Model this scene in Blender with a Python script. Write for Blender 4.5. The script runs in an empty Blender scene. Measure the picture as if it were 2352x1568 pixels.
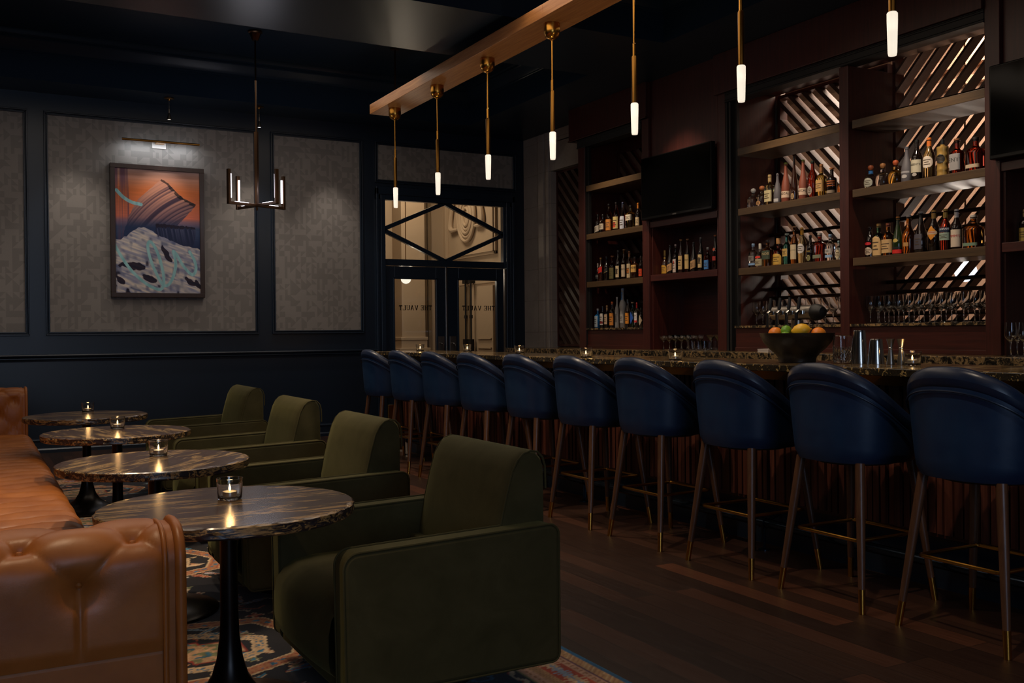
import bpy, math, random
import numpy as np
from mathutils import Matrix, Vector
random.seed(7)
rng = np.random.RandomState(11)
PI = math.pi
scn = bpy.context.scene
C = scn.collection

# ------------------------------------------------------------------ helpers
def lin(h):
    h = h.lstrip('#')
    v = [int(h[i:i+2], 16) / 255 for i in (0, 2, 4)]
    return tuple((c / 12.92 if c <= 0.04045 else ((c + 0.055) / 1.055) ** 2.4) for c in v)

class MB:
    """collects primitive shapes and builds them as one mesh object"""
    def __init__(self):
        self.v = []; self.f = []; self.m = []
    def add(self, vs, fs, mi=0, M=None):
        o = len(self.v)
        if M is not None:
            vs = [tuple(M @ Vector(p)) for p in vs]
        self.v.extend([tuple(p) for p in vs])
        for q in fs:
            self.f.append(tuple(i + o for i in q)); self.m.append(mi)
        return self
    def box(self, x0, x1, y0, y1, z0, z1, mi=0, M=None):
        vs = [(x, y, z) for x in (x0, x1) for y in (y0, y1) for z in (z0, z1)]
        fs = [(0, 1, 3, 2), (4, 6, 7, 5), (0, 4, 5, 1), (2, 3, 7, 6), (0, 2, 6, 4), (1, 5, 7, 3)]
        return self.add(vs, fs, mi, M)
    def lathe(self, prof, n=24, c=(0, 0, 0), mi=0, M=None, closed=False, a0=0, a1=2 * PI):
        full = abs(a1 - a0 - 2 * PI) < 1e-6
        k = n if full else n + 1
        vs = []; fs = []
        for (r, z) in prof:
            for j in range(k):
                a = a0 + (a1 - a0) * j / n
                vs.append((c[0] + r * math.cos(a), c[1] + r * math.sin(a), c[2] + z))
        np_ = len(prof)
        for i in range(np_ - 1 + (1 if closed else 0)):
            i2 = (i + 1) % np_
            for j in range(n):
                j2 = (j + 1) % k if full else j + 1
                fs.append((i * k + j, i * k + j2, i2 * k + j2, i2 * k + j))
        if full and not closed:
            for i, rev in ((0, True), (np_ - 1, False)):
                if prof[i][0] > 1e-5:
                    q = list(range(i * k, i * k + k))
                    fs.append(tuple(reversed(q)) if rev else tuple(q))
        return self.add(vs, fs, mi, M)
    def tube(self, pts, r, n=10, closed=False, mi=0, M=None):
        pts = [Vector(p) for p in pts]
        rs = r if isinstance(r, (list, tuple)) else [r] * len(pts)
        vs = []; fs = []; N = len(pts); prev = None
        for i, p in enumerate(pts):
            if closed:
                t = pts[(i + 1) % N] - pts[i - 1]
            else:
                t = pts[min(i + 1, N - 1)] - pts[max(i - 1, 0)]
            t.normalize()
            if prev is None:
                a = Vector((0, 0, 1)) if abs(t.z) < 0.9 else Vector((1, 0, 0))
                u = t.cross(a).normalized()
            else:
                u = (prev - t * prev.dot(t)).normalized()
            prev = u; w = t.cross(u)
            for j in range(n):
                a = 2 * PI * j / n
                vs.append(tuple(p + (u * math.cos(a) + w * math.sin(a)) * rs[i]))
        for i in range(N if closed else N - 1):
            i2 = (i + 1) % N
            for j in range(n):
                j2 = (j + 1) % n
                fs.append((i * n + j, i * n + j2, i2 * n + j2, i2 * n + j))
        if not closed:
            fs.append(tuple(reversed(range(n)))); fs.append(tuple(range((N - 1) * n, N * n)))
        return self.add(vs, fs, mi, M)
    def prism(self, poly, axis, a0, a1, mi=0, M=None):
        """poly: 2-D points; axis 0: (y,z), 1: (x,z), 2: (x,y)"""
        def p3(q, a):
            return [(a, q[0], q[1]), (q[0], a, q[1]), (q[0], q[1], a)][axis]
        n = len(poly)
        vs = [p3(q, a0) for q in poly] + [p3(q, a1) for q in poly]
        fs = [tuple(range(n)), tuple(reversed(range(n, 2 * n)))]
        fs += [(j, j + n, (j + 1) % n + n, (j + 1) % n) for j in range(n)]
        return self.add(vs, fs, mi, M)
    def grid(self, P, mi=0, wrap_u=False):
        """P: array (nu, nv, 3)"""
        nu, nv = len(P), len(P[0])
        vs = [tuple(P[i][j]) for i in range(nu) for j in range(nv)]
        fs = []
        for i in range(nu if wrap_u else nu - 1):
            i2 = (i + 1) % nu
            for j in range(nv - 1):
                fs.append((i * nv + j, i2 * nv + j, i2 * nv + j + 1, i * nv + j + 1))
        return self.add(vs, fs, mi)
    def build(self, name, mats, parent=None, loc=None, smooth=35, bevel=0, seg=2, subsurf=0, fix=True):
        me = bpy.data.meshes.new(name)
        me.from_pydata(self.v, [], self.f)
        if not isinstance(mats, (list, tuple)):
            mats = [mats]
        for m in mats:
            me.materials.append(m)
        if len(mats) > 1:
            me.polygons.foreach_set('material_index', self.m)
        if fix:
            import bmesh
            bm = bmesh.new(); bm.from_mesh(me)
            bmesh.ops.recalc_face_normals(bm, faces=bm.faces)
            bm.to_mesh(me); bm.free()
        if smooth:
            me.polygons.foreach_set('use_smooth', [True] * len(me.polygons))
            me.set_sharp_from_angle(angle=math.radians(smooth))
        me.update()
        o = bpy.data.objects.new(name, me)
        C.objects.link(o)
        if parent is not None:
            o.parent = parent
        if loc is not None:
            o.location = loc
        if bevel:
            b = o.modifiers.new('bevel', 'BEVEL'); b.width = bevel; b.segments = seg
            b.limit_method = 'ANGLE'; b.angle_limit = math.radians(40)
        if subsurf:
            s = o.modifiers.new('sub', 'SUBSURF'); s.levels = subsurf; s.render_levels = subsurf
        return o

def tag(o, label=None, cat=None, group=None, kind=None):
    if label: o['label'] = label
    if cat: o['category'] = cat
    if group: o['group'] = group
    if kind: o['kind'] = kind
    return o
def thing(name, label, cat, loc=(0, 0, 0), rz=0.0, group=None):
    o = bpy.data.objects.new(name, None); C.objects.link(o)
    o.location = loc; o.rotation_euler = (0, 0, rz); o.empty_display_size = 0.1
    return tag(o, label, cat, group)
def dup(root, loc, rz=0.0, label=None):
    """a copy of a thing with copies of its parts and sub-parts"""
    r = root.copy(); C.objects.link(r); r.location = loc; r.rotation_euler = (0, 0, rz)
    if label: r['label'] = label
    for ch in list(root.children):
        c = ch.copy(); C.objects.link(c); c.parent = r
        for g in list(ch.children):
            d = g.copy(); C.objects.link(d); d.parent = c
    return r
def struct(o):
    o['kind'] = 'structure'; return o
ORD = ['first', 'second', 'third', 'fourth', 'fifth', 'sixth', 'seventh', 'eighth', 'ninth', 'tenth', 'eleventh', 'twelfth']

# ------------------------------------------------------------------ materials
def new_mat(name):
    m = bpy.data.materials.new(name); m.use_nodes = True
    nt = m.node_tree
    return m, nt, nt.nodes['Principled BSDF']
def sp(b, **k):
    names = dict(col='Base Color', rough='Roughness', metal='Metallic', spec='Specular IOR Level', trans='Transmission Weight',
                 ior='IOR', coat='Coat Weight', coatr='Coat Roughness', sheen='Sheen Weight', sheenr='Sheen Roughness',
                 em='Emission Color', ems='Emission Strength', sss='Subsurface Weight', sheent='Sheen Tint')
    for a, v in k.items():
        s = b.inputs[names[a]]
        if a in ('col', 'em', 'sheent'):
            s.default_value = (*v[:3], 1)
        else:
            s.default_value = v
def simple(name, col, rough=0.5, **k):
    m, nt, b = new_mat(name)
    sp(b, col=lin(col) if isinstance(col, str) else col, rough=rough, **k)
    return m
def N(nt, t, **kw):
    n = nt.nodes.new(t)
    for k, v in kw.items():
        setattr(n, k, v)
    return n
def L(nt, a, b):
    nt.links.new(a, b)
def coords(nt, scale=(1, 1, 1), rot=(0, 0, 0), kind='Object', loc=(0, 0, 0)):
    tc = N(nt, 'ShaderNodeTexCoord'); mp = N(nt, 'ShaderNodeMapping')
    mp.inputs['Scale'].default_value = scale; mp.inputs['Rotation'].default_value = rot
    mp.inputs['Location'].default_value = loc
    L(nt, tc.outputs[kind], mp.inputs['Vector'])
    return mp.outputs['Vector']
def ramp(nt, fac, stops, interp='LINEAR'):
    r = N(nt, 'ShaderNodeValToRGB'); cr = r.color_ramp; cr.interpolation = interp
    while len(cr.elements) < len(stops):
        cr.elements.new(0.5)
    for e, (p, c) in zip(cr.elements, stops):
        e.position = p; e.color = (*(lin(c) if isinstance(c, str) else c), 1)
    L(nt, fac, r.inputs['Fac'])
    return r.outputs['Color']
def noise(nt, vec, scale=5, detail=4, rough=0.5, dist=0.0):
    n = N(nt, 'ShaderNodeTexNoise')
    n.inputs['Scale'].default_value = scale; n.inputs['Detail'].default_value = detail
    n.inputs['Roughness'].default_value = rough; n.inputs['Distortion'].default_value = dist
    if vec is not None: L(nt, vec, n.inputs['Vector'])
    return n.outputs['Fac']
def math_(nt, op, a, b=None, c=None):
    n = N(nt, 'ShaderNodeMath', operation=op)
    for i, x in enumerate((a, b, c)):
        if x is None: continue
        if isinstance(x, (int, float)): n.inputs[i].default_value = x
        else: L(nt, x, n.inputs[i])
    return n.outputs[0]
def mixc(nt, fac, a, b, mode='MIX'):
    n = N(nt, 'ShaderNodeMix', data_type='RGBA', blend_type=mode)
    for s, x in ((n.inputs[0], fac), (n.inputs[6], a), (n.inputs[7], b)):
        if isinstance(x, (int, float)): s.default_value = x
        elif isinstance(x, (tuple, list)): s.default_value = (*x[:3], 1)
        elif isinstance(x, str): s.default_value = (*lin(x), 1)
        else: L(nt, x, s)
    return n.outputs[2]
def bump(nt, b, h, strength=0.2, dist=0.01):
    n = N(nt, 'ShaderNodeBump'); n.inputs['Strength'].default_value = strength; n.inputs['Distance'].default_value = dist
    L(nt, h, n.inputs['Height']); L(nt, n.outputs['Normal'], b.inputs['Normal'])

def wood(name, dark, light, axis=2, rough=0.4, scale=1.0, kind='Object', vary=0.0):
    m, nt, b = new_mat(name)
    s = [14 * scale] * 3; s[axis] = 0.8 * scale
    v = coords(nt, tuple(s), kind=kind)
    f = noise(nt, v, 3.0, 6, 0.6, 0.4)
    s2 = [70 * scale] * 3; s2[axis] = 1.5 * scale
    f2 = noise(nt, coords(nt, tuple(s2), kind=kind), 3.0, 3, 0.5)
    mix = math_(nt, 'ADD', math_(nt, 'MULTIPLY', f, 0.65), math_(nt, 'MULTIPLY', f2, 0.35))
    col = ramp(nt, mix, [(0.3, dark), (0.7, light)])
    if vary:
        g = N(nt, 'ShaderNodeNewGeometry')
        k = math_(nt, 'ADD', math_(nt, 'MULTIPLY', g.outputs['Random Per Island'], vary), 1 - vary)
        n = N(nt, 'ShaderNodeMix', data_type='RGBA', blend_type='MULTIPLY'); n.inputs[0].default_value = 1
        L(nt, col, n.inputs[6])
        cb = N(nt, 'ShaderNodeCombineColor')
        for i in range(3): L(nt, k, cb.inputs[i])
        L(nt, cb.outputs[0], n.inputs[7]); col = n.outputs[2]
    L(nt, col, b.inputs['Base Color']); sp(b, rough=rough)
    bump(nt, b, f2, 0.08, 0.002)
    return m

M = {}
M['navy'] = simple('navy_paint', '#14202e', 0.34)
M['navy_ceiling'] = simple('navy_gloss_ceiling', '#1a2a3a', 0.34, spec=0.22)
M['door'] = simple('navy_door', '#172433', 0.3)
M['black'] = simple('black_metal', '#14100f', 0.3, metal=0.6)
M['matte_black'] = simple('matte_black', '#0b0a0a', 0.55)
M['brass'] = simple('brass', '#c08a3c', 0.24, metal=1.0)
M['brass_dark'] = simple('aged_brass', '#8d642c', 0.32, metal=1.0)
M['bronze'] = simple('dark_bronze', '#4a3524', 0.35, metal=0.9)
M['steel'] = simple('steel', '#b9b4ac', 0.18, metal=1.0)
M['steel_brushed'] = simple('brushed_steel', '#948d84', 0.35, metal=1.0)
M['rail'] = simple('black_steel_pipe', '#3a4654', 0.22, metal=0.9)
M['screen'] = simple('tv_screen', '#020202', 0.12, spec=.12)
M['tv_body'] = simple('tv_plastic', '#060606', 0.3, spec=.25)
M['mahogany'] = wood('mahogany', '#2c110d', '#4c2019', 2, 0.38)
M['mahogany_h'] = wood('mahogany_horizontal', '#2c110d', '#4c2019', 1, 0.38)
M['shelf_wood'] = wood('shelf_oak', '#3b2b1a', '#574127', 1, 0.42)
M['slat'] = wood('lattice_walnut', '#3b2a24', '#6a5043', 2, 0.5, vary=0.3)
M['beam'] = wood('oak_beam', '#a3632f', '#d79a5e', 1, 0.42)
M['leg'] = wood('dark_walnut', '#3a2418', '#5e3f2b', 2, 0.35)
M['flute'] = wood('fluted_walnut', '#40201a', '#7b4534', 2, 0.4, vary=0.65)
M['frame'] = wood('walnut_frame', '#241511', '#3a231a', 2, 0.4)
M['linen_white'] = simple('paper_white', '#d8cfc8', 0.7)

def leather(name, c0, c1, rough=0.33):
    m, nt, b = new_mat(name)
    v = coords(nt, (1, 1, 1))
    f = noise(nt, v, 5, 4, 0.6)
    L(nt, ramp(nt, f, [(0.3, c0), (0.7, c1)]), b.inputs['Base Color'])
    g = noise(nt, v, 420, 2, 0.5); w = noise(nt, v, 26, 4, 0.6)
    sp(b, spec=0.45)
    rr = math_(nt, 'ADD', math_(nt, 'MULTIPLY', w, 0.22), rough - 0.08)
    L(nt, rr, b.inputs['Roughness'])
    bump(nt, b, math_(nt, 'ADD', math_(nt, 'MULTIPLY', g, 0.25), w), 0.12, 0.004)
    return m
M['tan'] = leather('tan_leather', '#8a4d1e', '#a6642c', 0.4)
M['blue_leather'] = leather('navy_leather', '#0f2341', '#17304f', 0.36)
M['blue_trim'] = leather('navy_leather_trim', '#0e1a30', '#15233e', 0.3)

def velvet(name, c0, c1):
    m, nt, b = new_mat(name)
    v = coords(nt, (1, 1, 1))
    f = noise(nt, v, 6, 5, 0.65, 0.6)
    L(nt, ramp(nt, f, [(0.3, c0), (0.7, c1)]), b.inputs['Base Color'])
    sp(b, rough=0.85, sheen=0.55, sheenr=0.35, sheent=lin('#8a8a58'), spec=0.15)
    bump(nt, b, noise(nt, v, 900, 1), 0.06, 0.001)
    return m
M['velvet'] = velvet('olive_velvet', '#3c3821', '#4a452c')

def marble(name, base, mid, vein, rot=0.25, sc=1.0, rough=0.13, pat=(0.50, 0.57, 0.64)):
    m, nt, b = new_mat(name)
    v = coords(nt, (1.3 * sc, 9 * sc, 9 * sc), (0, 0, rot))
    f = noise(nt, v, 2.2, 8, 0.62, 0.9)
    v2 = coords(nt, (3 * sc, 40 * sc, 40 * sc), (0, 0, rot), loc=(3, 1, 2))
    f2 = noise(nt, v2, 2.0, 5, 0.6, 0.5)
    c = ramp(nt, math_(nt, 'ADD', math_(nt, 'MULTIPLY', f, 0.72), math_(nt, 'MULTIPLY', f2, 0.28)),
             [(0.30, base), (0.47, mid), (pat[0], base), (pat[1], vein), (pat[2], mid), (0.8, vein)])
    L(nt, c, b.inputs['Base Color']); sp(b, rough=rough, spec=0.6)
    return m
M['marble'] = marble('brown_marble', '#2b2120', '#4a3833', '#a98a5e', rot=0.18, sc=1.0, rough=0.22)
M['marble_edge'] = marble('brown_marble_edge', '#14131a', '#2a2528', '#b08c56', rot=1.3, sc=2.2, rough=0.35)
M['granite'] = marble('granite_bar', '#2a2117', '#51402b', '#b39868', rot=PI / 2 + 0.12, sc=1.2, rough=0.12)
M['granite_edge'] = marble('granite_bar_edge', '#17140f', '#2c261d', '#a98c58', rot=PI / 2 + 0.5, sc=1.4, rough=0.2, pat=(0.54, 0.6, 0.66))
def speckled(name):
    m, nt, b = new_mat(name)
    f = noise(nt, coords(nt, (1, 1, 1)), 16, 8, 0.72, 1.2)
    L(nt, ramp(nt, f, [(0.40, '#171614'), (0.50, '#3d352a'), (0.56, '#a5875c'), (0.62, '#6b5131'), (0.74, '#b59c74')]), b.inputs['Base Color'])
    sp(b, rough=0.2, spec=0.6); return m
M['granite_gold'] = speckled('gold_granite')

def wallpaper():
    m, nt, b = new_mat('geometric_wallpaper')
    tc = N(nt, 'ShaderNodeTexCoord'); sx = N(nt, 'ShaderNodeSeparateXYZ'); L(nt, tc.outputs['Object'], sx.inputs[0])
    S = 15.0
    u = math_(nt, 'MULTIPLY', sx.outputs['X'], S); w = math_(nt, 'MULTIPLY', sx.outputs['Z'], S)
    fu = math_(nt, 'FLOOR', u); fw = math_(nt, 'FLOOR', w)
    cu = math_(nt, 'FRACT', u); cw = math_(nt, 'FRACT', w)
    cb = N(nt, 'ShaderNodeCombineXYZ'); L(nt, fu, cb.inputs[0]); L(nt, fw, cb.inputs[1])
    wn = N(nt, 'ShaderNodeTexWhiteNoise', noise_dimensions='3D'); L(nt, cb.outputs[0], wn.inputs['Vector'])
    sc = N(nt, 'ShaderNodeSeparateColor'); L(nt, wn.outputs['Color'], sc.inputs[0])
    d1 = math_(nt, 'GREATER_THAN', cu, cw)
    d2 = math_(nt, 'GREATER_THAN', math_(nt, 'ADD', cu, cw), 1.0)
    half = math_(nt, 'GREATER_THAN', cu, 0.5)
    k = sc.outputs[0]
    a = math_(nt, 'MULTIPLY', math_(nt, 'LESS_THAN', k, 0.16), d1)
    c = math_(nt, 'MULTIPLY', math_(nt, 'MULTIPLY', math_(nt, 'GREATER_THAN', k, 0.16), math_(nt, 'LESS_THAN', k, 0.32)), d2)
    e = math_(nt, 'MULTIPLY', math_(nt, 'MULTIPLY', math_(nt, 'GREATER_THAN', k, 0.32), math_(nt, 'LESS_THAN', k, 0.5)), half)
    g = math_(nt, 'GREATER_THAN', k, 0.74)
    t = math_(nt, 'ADD', math_(nt, 'ADD', a, c), math_(nt, 'ADD', e, g))
    col = mixc(nt, t, '#77716b', '#8c857e')
    n1 = noise(nt, coords(nt, (1, 1, 1)), 1.3, 3, 0.5)
    col = mixc(nt, 0.35, col, ramp(nt, n1, [(0.35, '#6f6660'), (0.65, '#837c74')]))
    g2 = noise(nt, coords(nt, (1, 1, 6)), 120, 2)
    col = mixc(nt, 0.12, col, g2, 'OVERLAY')
    L(nt, col, b.inputs['Base Color']); sp(b, rough=0.55)
    return m
M['wallpaper'] = wallpaper()

def planks(name):
    m, nt, b = new_mat(name)
    v = coords(nt, (1, 1, 1), (0, 0, PI / 2))
    br = N(nt, 'ShaderNodeTexBrick'); L(nt, v, br.inputs['Vector'])
    br.offset = 0.37; br.offset_frequency = 3
    for k, x in (('Scale', 1.0), ('Mortar Size', 0.0014), ('Mortar Smooth', 0.2), ('Brick Width', 1.25), ('Row Height', 0.118), ('Bias', -0.2)):
        br.inputs[k].default_value = x
    br.inputs['Color1'].default_value = (0, 0, 0, 1); br.inputs['Color2'].default_value = (1, 1, 1, 1); br.inputs['Mortar'].default_value = (0.5, 0.5, 0.5, 1)
    f = noise(nt, coords(nt, (16, 1.1, 16)), 3, 6, 0.6, 0.3)
    f2 = noise(nt, coords(nt, (90, 2.2, 90)), 2, 3, 0.5)
    bw = N(nt, 'ShaderNodeRGBToBW'); L(nt, br.outputs['Color'], bw.inputs[0])
    fac = math_(nt, 'ADD', math_(nt, 'MULTIPLY', bw.outputs[0], 0.62), math_(nt, 'MULTIPLY', math_(nt, 'ADD', math_(nt, 'MULTIPLY', f, 0.6), math_(nt, 'MULTIPLY', f2, 0.4)), 0.38))
    c = ramp(nt, fac, [(0.15, '#2a1a13'), (0.42, '#3a251b'), (0.62, '#4a2d20'), (0.85, '#6a3c25')])
    c = mixc(nt, br.outputs['Fac'], c, '#120b08')
    L(nt, c, b.inputs['Base Color'])
    rr = math_(nt, 'ADD', math_(nt, 'MULTIPLY', f2, 0.25), 0.26); L(nt, rr, b.inputs['Roughness'])
    bump(nt, b, math_(nt, 'SUBTRACT', math_(nt, 'MULTIPLY', f2, 0.3), br.outputs['Fac']), 0.15, 0.003)
    return m
M['floor'] = planks('walnut_plank_floor')

def stone(name, c0, c1, joint, rh=0.42):
    m, nt, b = new_mat(name)
    tc = N(nt, 'ShaderNodeTexCoord'); sx = N(nt, 'ShaderNodeSeparateXYZ'); L(nt, tc.outputs['Object'], sx.inputs[0])
    cb = N(nt, 'ShaderNodeCombineXYZ'); L(nt, math_(nt, 'ADD', sx.outputs[0], sx.outputs[1]), cb.inputs[0]); L(nt, sx.outputs[2], cb.inputs[1])
    br = N(nt, 'ShaderNodeTexBrick'); L(nt, cb.outputs[0], br.inputs['Vector'])
    for k, x in (('Scale', 1.0), ('Mortar Size', 0.0022), ('Brick Width', 0.9), ('Row Height', rh)):
        br.inputs[k].default_value = x
    f = noise(nt, coords(nt), 3, 6, 0.6)
    sp2 = noise(nt, coords(nt), 45, 3, 0.6)
    c = ramp(nt, math_(nt, 'ADD', math_(nt, 'MULTIPLY', f, 0.7), math_(nt, 'MULTIPLY', sp2, 0.3)), [(0.3, c0), (0.7, c1)])
    L(nt, mixc(nt, math_(nt, 'MULTIPLY', br.outputs['Fac'], 0.75), c, joint), b.inputs['Base Color']); sp(b, rough=0.7)
    return m
M['stone'] = stone('grey_beige_stone', '#8a7f77', '#a3978d', '#5c534c')
M['stone_pink'] = stone('pink_beige_stone', '#a6856f', '#bb9a82', '#6f5543', 0.5)
M['plaster'] = simple('cream_plaster', '#b39c82', 0.7)
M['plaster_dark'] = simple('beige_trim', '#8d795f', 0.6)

def glass(name, col=(1, 1, 1), rough=0.0, ior=1.45):
    m, nt, b = new_mat(name)
    sp(b, col=col, rough=rough, trans=1.0, ior=ior)
    return m
M['glass'] = glass('clear_glass', (0.97, 0.98, 0.97))
def pane(name):
    m, nt, b = new_mat(name)
    nt.nodes.remove(b)
    tr = N(nt, 'ShaderNodeBsdfTransparent'); gl = N(nt, 'ShaderNodeBsdfGlossy'); mx = N(nt, 'ShaderNodeMixShader'); fr = N(nt, 'ShaderNodeFresnel')
    tr.inputs['Color'].default_value = (0.93, 0.94, 0.93, 1); gl.inputs['Roughness'].default_value = 0.02; fr.inputs['IOR'].default_value = 1.4
    L(nt, fr.outputs[0], mx.inputs[0]); L(nt, tr.outputs[0], mx.inputs[1]); L(nt, gl.outputs[0], mx.inputs[2])
    L(nt, mx.outputs[0], nt.nodes['Material Output'].inputs['Surface'])
    return m
M['pane'] = pane('window_pane')
def emit(name, col, s, base=(0.8, 0.8, 0.8)):
    m, nt, b = new_mat(name)
    sp(b, col=base, rough=0.4, em=lin(col) if isinstance(col, str) else col, ems=s)
    return m
M['tube'] = emit('frosted_tube_glow', '#fff0d8', 0.66)
M['led'] = emit('led_strip', '#f3ecff', 3.2)
M['globe'] = emit('globe_glow', '#f2ead8', 1.0)
M['flame'] = emit('flame', '#ffcf80', 5.5)
M['spot_face'] = emit('spot_lamp_face', '#e6ecff', 6.0)
M['wax'] = simple('wax', '#e8d8c4', 0.5, sss=0.3, em=lin('#ff9a40'), ems=0.12)
M['alu'] = simple('tealight_cup', '#c9c4c4', 0.3, metal=0.9)

# ------------------------------------------------------------------ camera
cam = bpy.data.cameras.new('camera'); co = bpy.data.objects.new('camera', cam); C.objects.link(co)
_f = 2251.0
def _ray(x, y):
    return np.array([x - 1176.0, y - 784.0, _f])
_y = _ray(-68, 775.6); _y /= np.linalg.norm(_y)
_x = _ray(5250, 728); _x -= _y * (_x @ _y); _x /= np.linalg.norm(_x)
_z = np.cross(_x, _y)
R_ = np.stack([_x, _y, _z])
co.matrix_world = Matrix(((R_[0][0], -R_[0][1], -R_[0][2], 0), (R_[1][0], -R_[1][1], -R_[1][2], 0), (R_[2][0], -R_[2][1], -R_[2][2], 1.25), (0, 0, 0, 1)))
cam.sensor_width = 36; cam.lens = _f / 2352 * 36; cam.clip_start = 0.05
scn.camera = co
scn.view_settings.view_transform = 'Standard'; scn.view_settings.look = 'None'
scn.view_settings.exposure = 0.4; scn.view_settings.gamma = 1.0; scn.view_settings.use_curve_mapping = False
M['letter'] = simple('bronze_lettering', '#2a2012', 0.45)
# ------------------------------------------------------------------ room shell
YB = 11.70; SZ = 3.88; CZ = 4.35; XR = 6.67
struct(MB().box(-3.0, 9.4, -5.2, 15.4, -0.1, 0).build('floor', M['floor'], smooth=0))
wb = MB()
wb.box(-3.0, 4.60, YB, YB + .16, 0, 4.5)
wb.box(6.40, 6.95, YB, YB + .16, 0, 4.5)
wb.box(4.60, 6.40, YB, YB + .16, 3.0, 4.5)
wall_back = struct(wb.build('wall_back', M['navy'], smooth=0))
panels = [(-1.9, .517, 1.306, 3.648), (.757, 2.973, 1.306, 3.648), (3.217, 4.293, 1.306, 3.648), (4.54, 6.495, 3.21, 3.648)]
for i, (x0, x1, z0, z1) in enumerate(panels):
    MB().box(x0, x1, YB - .006, YB + .001, z0, z1).build('wallpaper_panel', M['wallpaper'], wall_back, smooth=0)
    t = MB()
    def ring(off, w, d):
        a0, a1, b0, b1 = x0 - off, x1 + off, z0 - off, z1 + off
        t.box(a0 - w, a1 + w, YB - d, YB, b1, b1 + w); t.box(a0 - w, a1 + w, YB - d, YB, b0 - w, b0)
        t.box(a0 - w, a0, YB - d, YB, b0, b1); t.box(a1, a1 + w, YB - d, YB, b0, b1)
    ring(0, .014, .022); ring(.014, .012, .012); ring(.026, .016, .03)
    struct(t.build('trim_%d' % (i + 1), M['navy'], smooth=0, bevel=.004))
t = MB()
prof = [(YB, .985), (YB - .012, .985), (YB - .016, 1.0), (YB - .03, 1.012), (YB - .03, 1.022), (YB - .022, 1.028), (YB - .04, 1.038), (YB - .046, 1.05), (YB - .04, 1.06), (YB, 1.064)]
t.prism([(a, b) for a, b in prof], 0, -3.0, 4.50)
struct(t.build('trim_chair_rail', M['navy'], smooth=30))
t = MB()
prof = [(YB, 0), (YB - .03, 0), (YB - .03, .035), (YB - .02, .045), (YB - .016, .05), (YB - .016, .12), (YB - .024, .128), (YB - .026, .14), (YB - .012, .152), (YB, .155)]
t.prism(prof, 0, -3.0, 4.50)
struct(t.build('baseboard_back', M['navy'], smooth=30))

# double door with transom
door = bpy.data.objects.new('door_1', None); C.objects.link(door); struct(door)
f = MB()
for s, xe in ((1, 4.60), (-1, 6.40)):
    for k, (a, w, d) in enumerate(((-.1, .035, .05), (-.065, .03, .03), (-.035, .06, .04))):
        x0 = xe + s * a; x1 = x0 + s * w
        f.box(min(x0, x1), max(x0, x1), YB - d, YB + .05, 0, 3.10 if k == 0 else 3.02)
    f.box(min(xe, xe + s * .026), max(xe, xe + s * .026), YB + .0, YB + .1, 0, 2.99)
f.box(4.5, 6.5, YB - .05, YB + .05, 3.02, 3.12); f.box(4.5, 6.5, YB - .03, YB + .05, 2.955, 3.03)
f.box(4.6, 6.4, YB + .01, YB + .09, 2.125, 2.21)
f.box(4.6, 4.63, YB + .01, YB + .09, 2.2, 2.96); f.box(6.35, 6.4, YB + .01, YB + .09, 2.2, 2.96)
f.build('casing', M['door'], door, smooth=0, bevel=.005)
MB().box(4.62, 6.36, YB + .045, YB + .051, 2.2, 2.97).build('transom_pane', M['pane'], door, smooth=0)
b = MB()
def bar(xa, za, xb, zb, w=.026):
    dx, dz = xb - xa, zb - za; l = math.hypot(dx, dz); nx, nz = -dz / l * w, dx / l * w
    b.prism([(xa + nx, za + nz), (xb + nx, zb + nz), (xb - nx, zb - nz), (xa - nx, za - nz)], 1, YB + .02, YB + .07)
xm = 5.49; zm = 2.583
bar(4.61, zm, xm, 2.965); bar(xm, 2.965, 6.37, zm); bar(6.37, zm, xm, 2.2); bar(xm, 2.2, 4.61, zm)
b.build('transom_muntins', M['door'], door, smooth=0)
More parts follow.
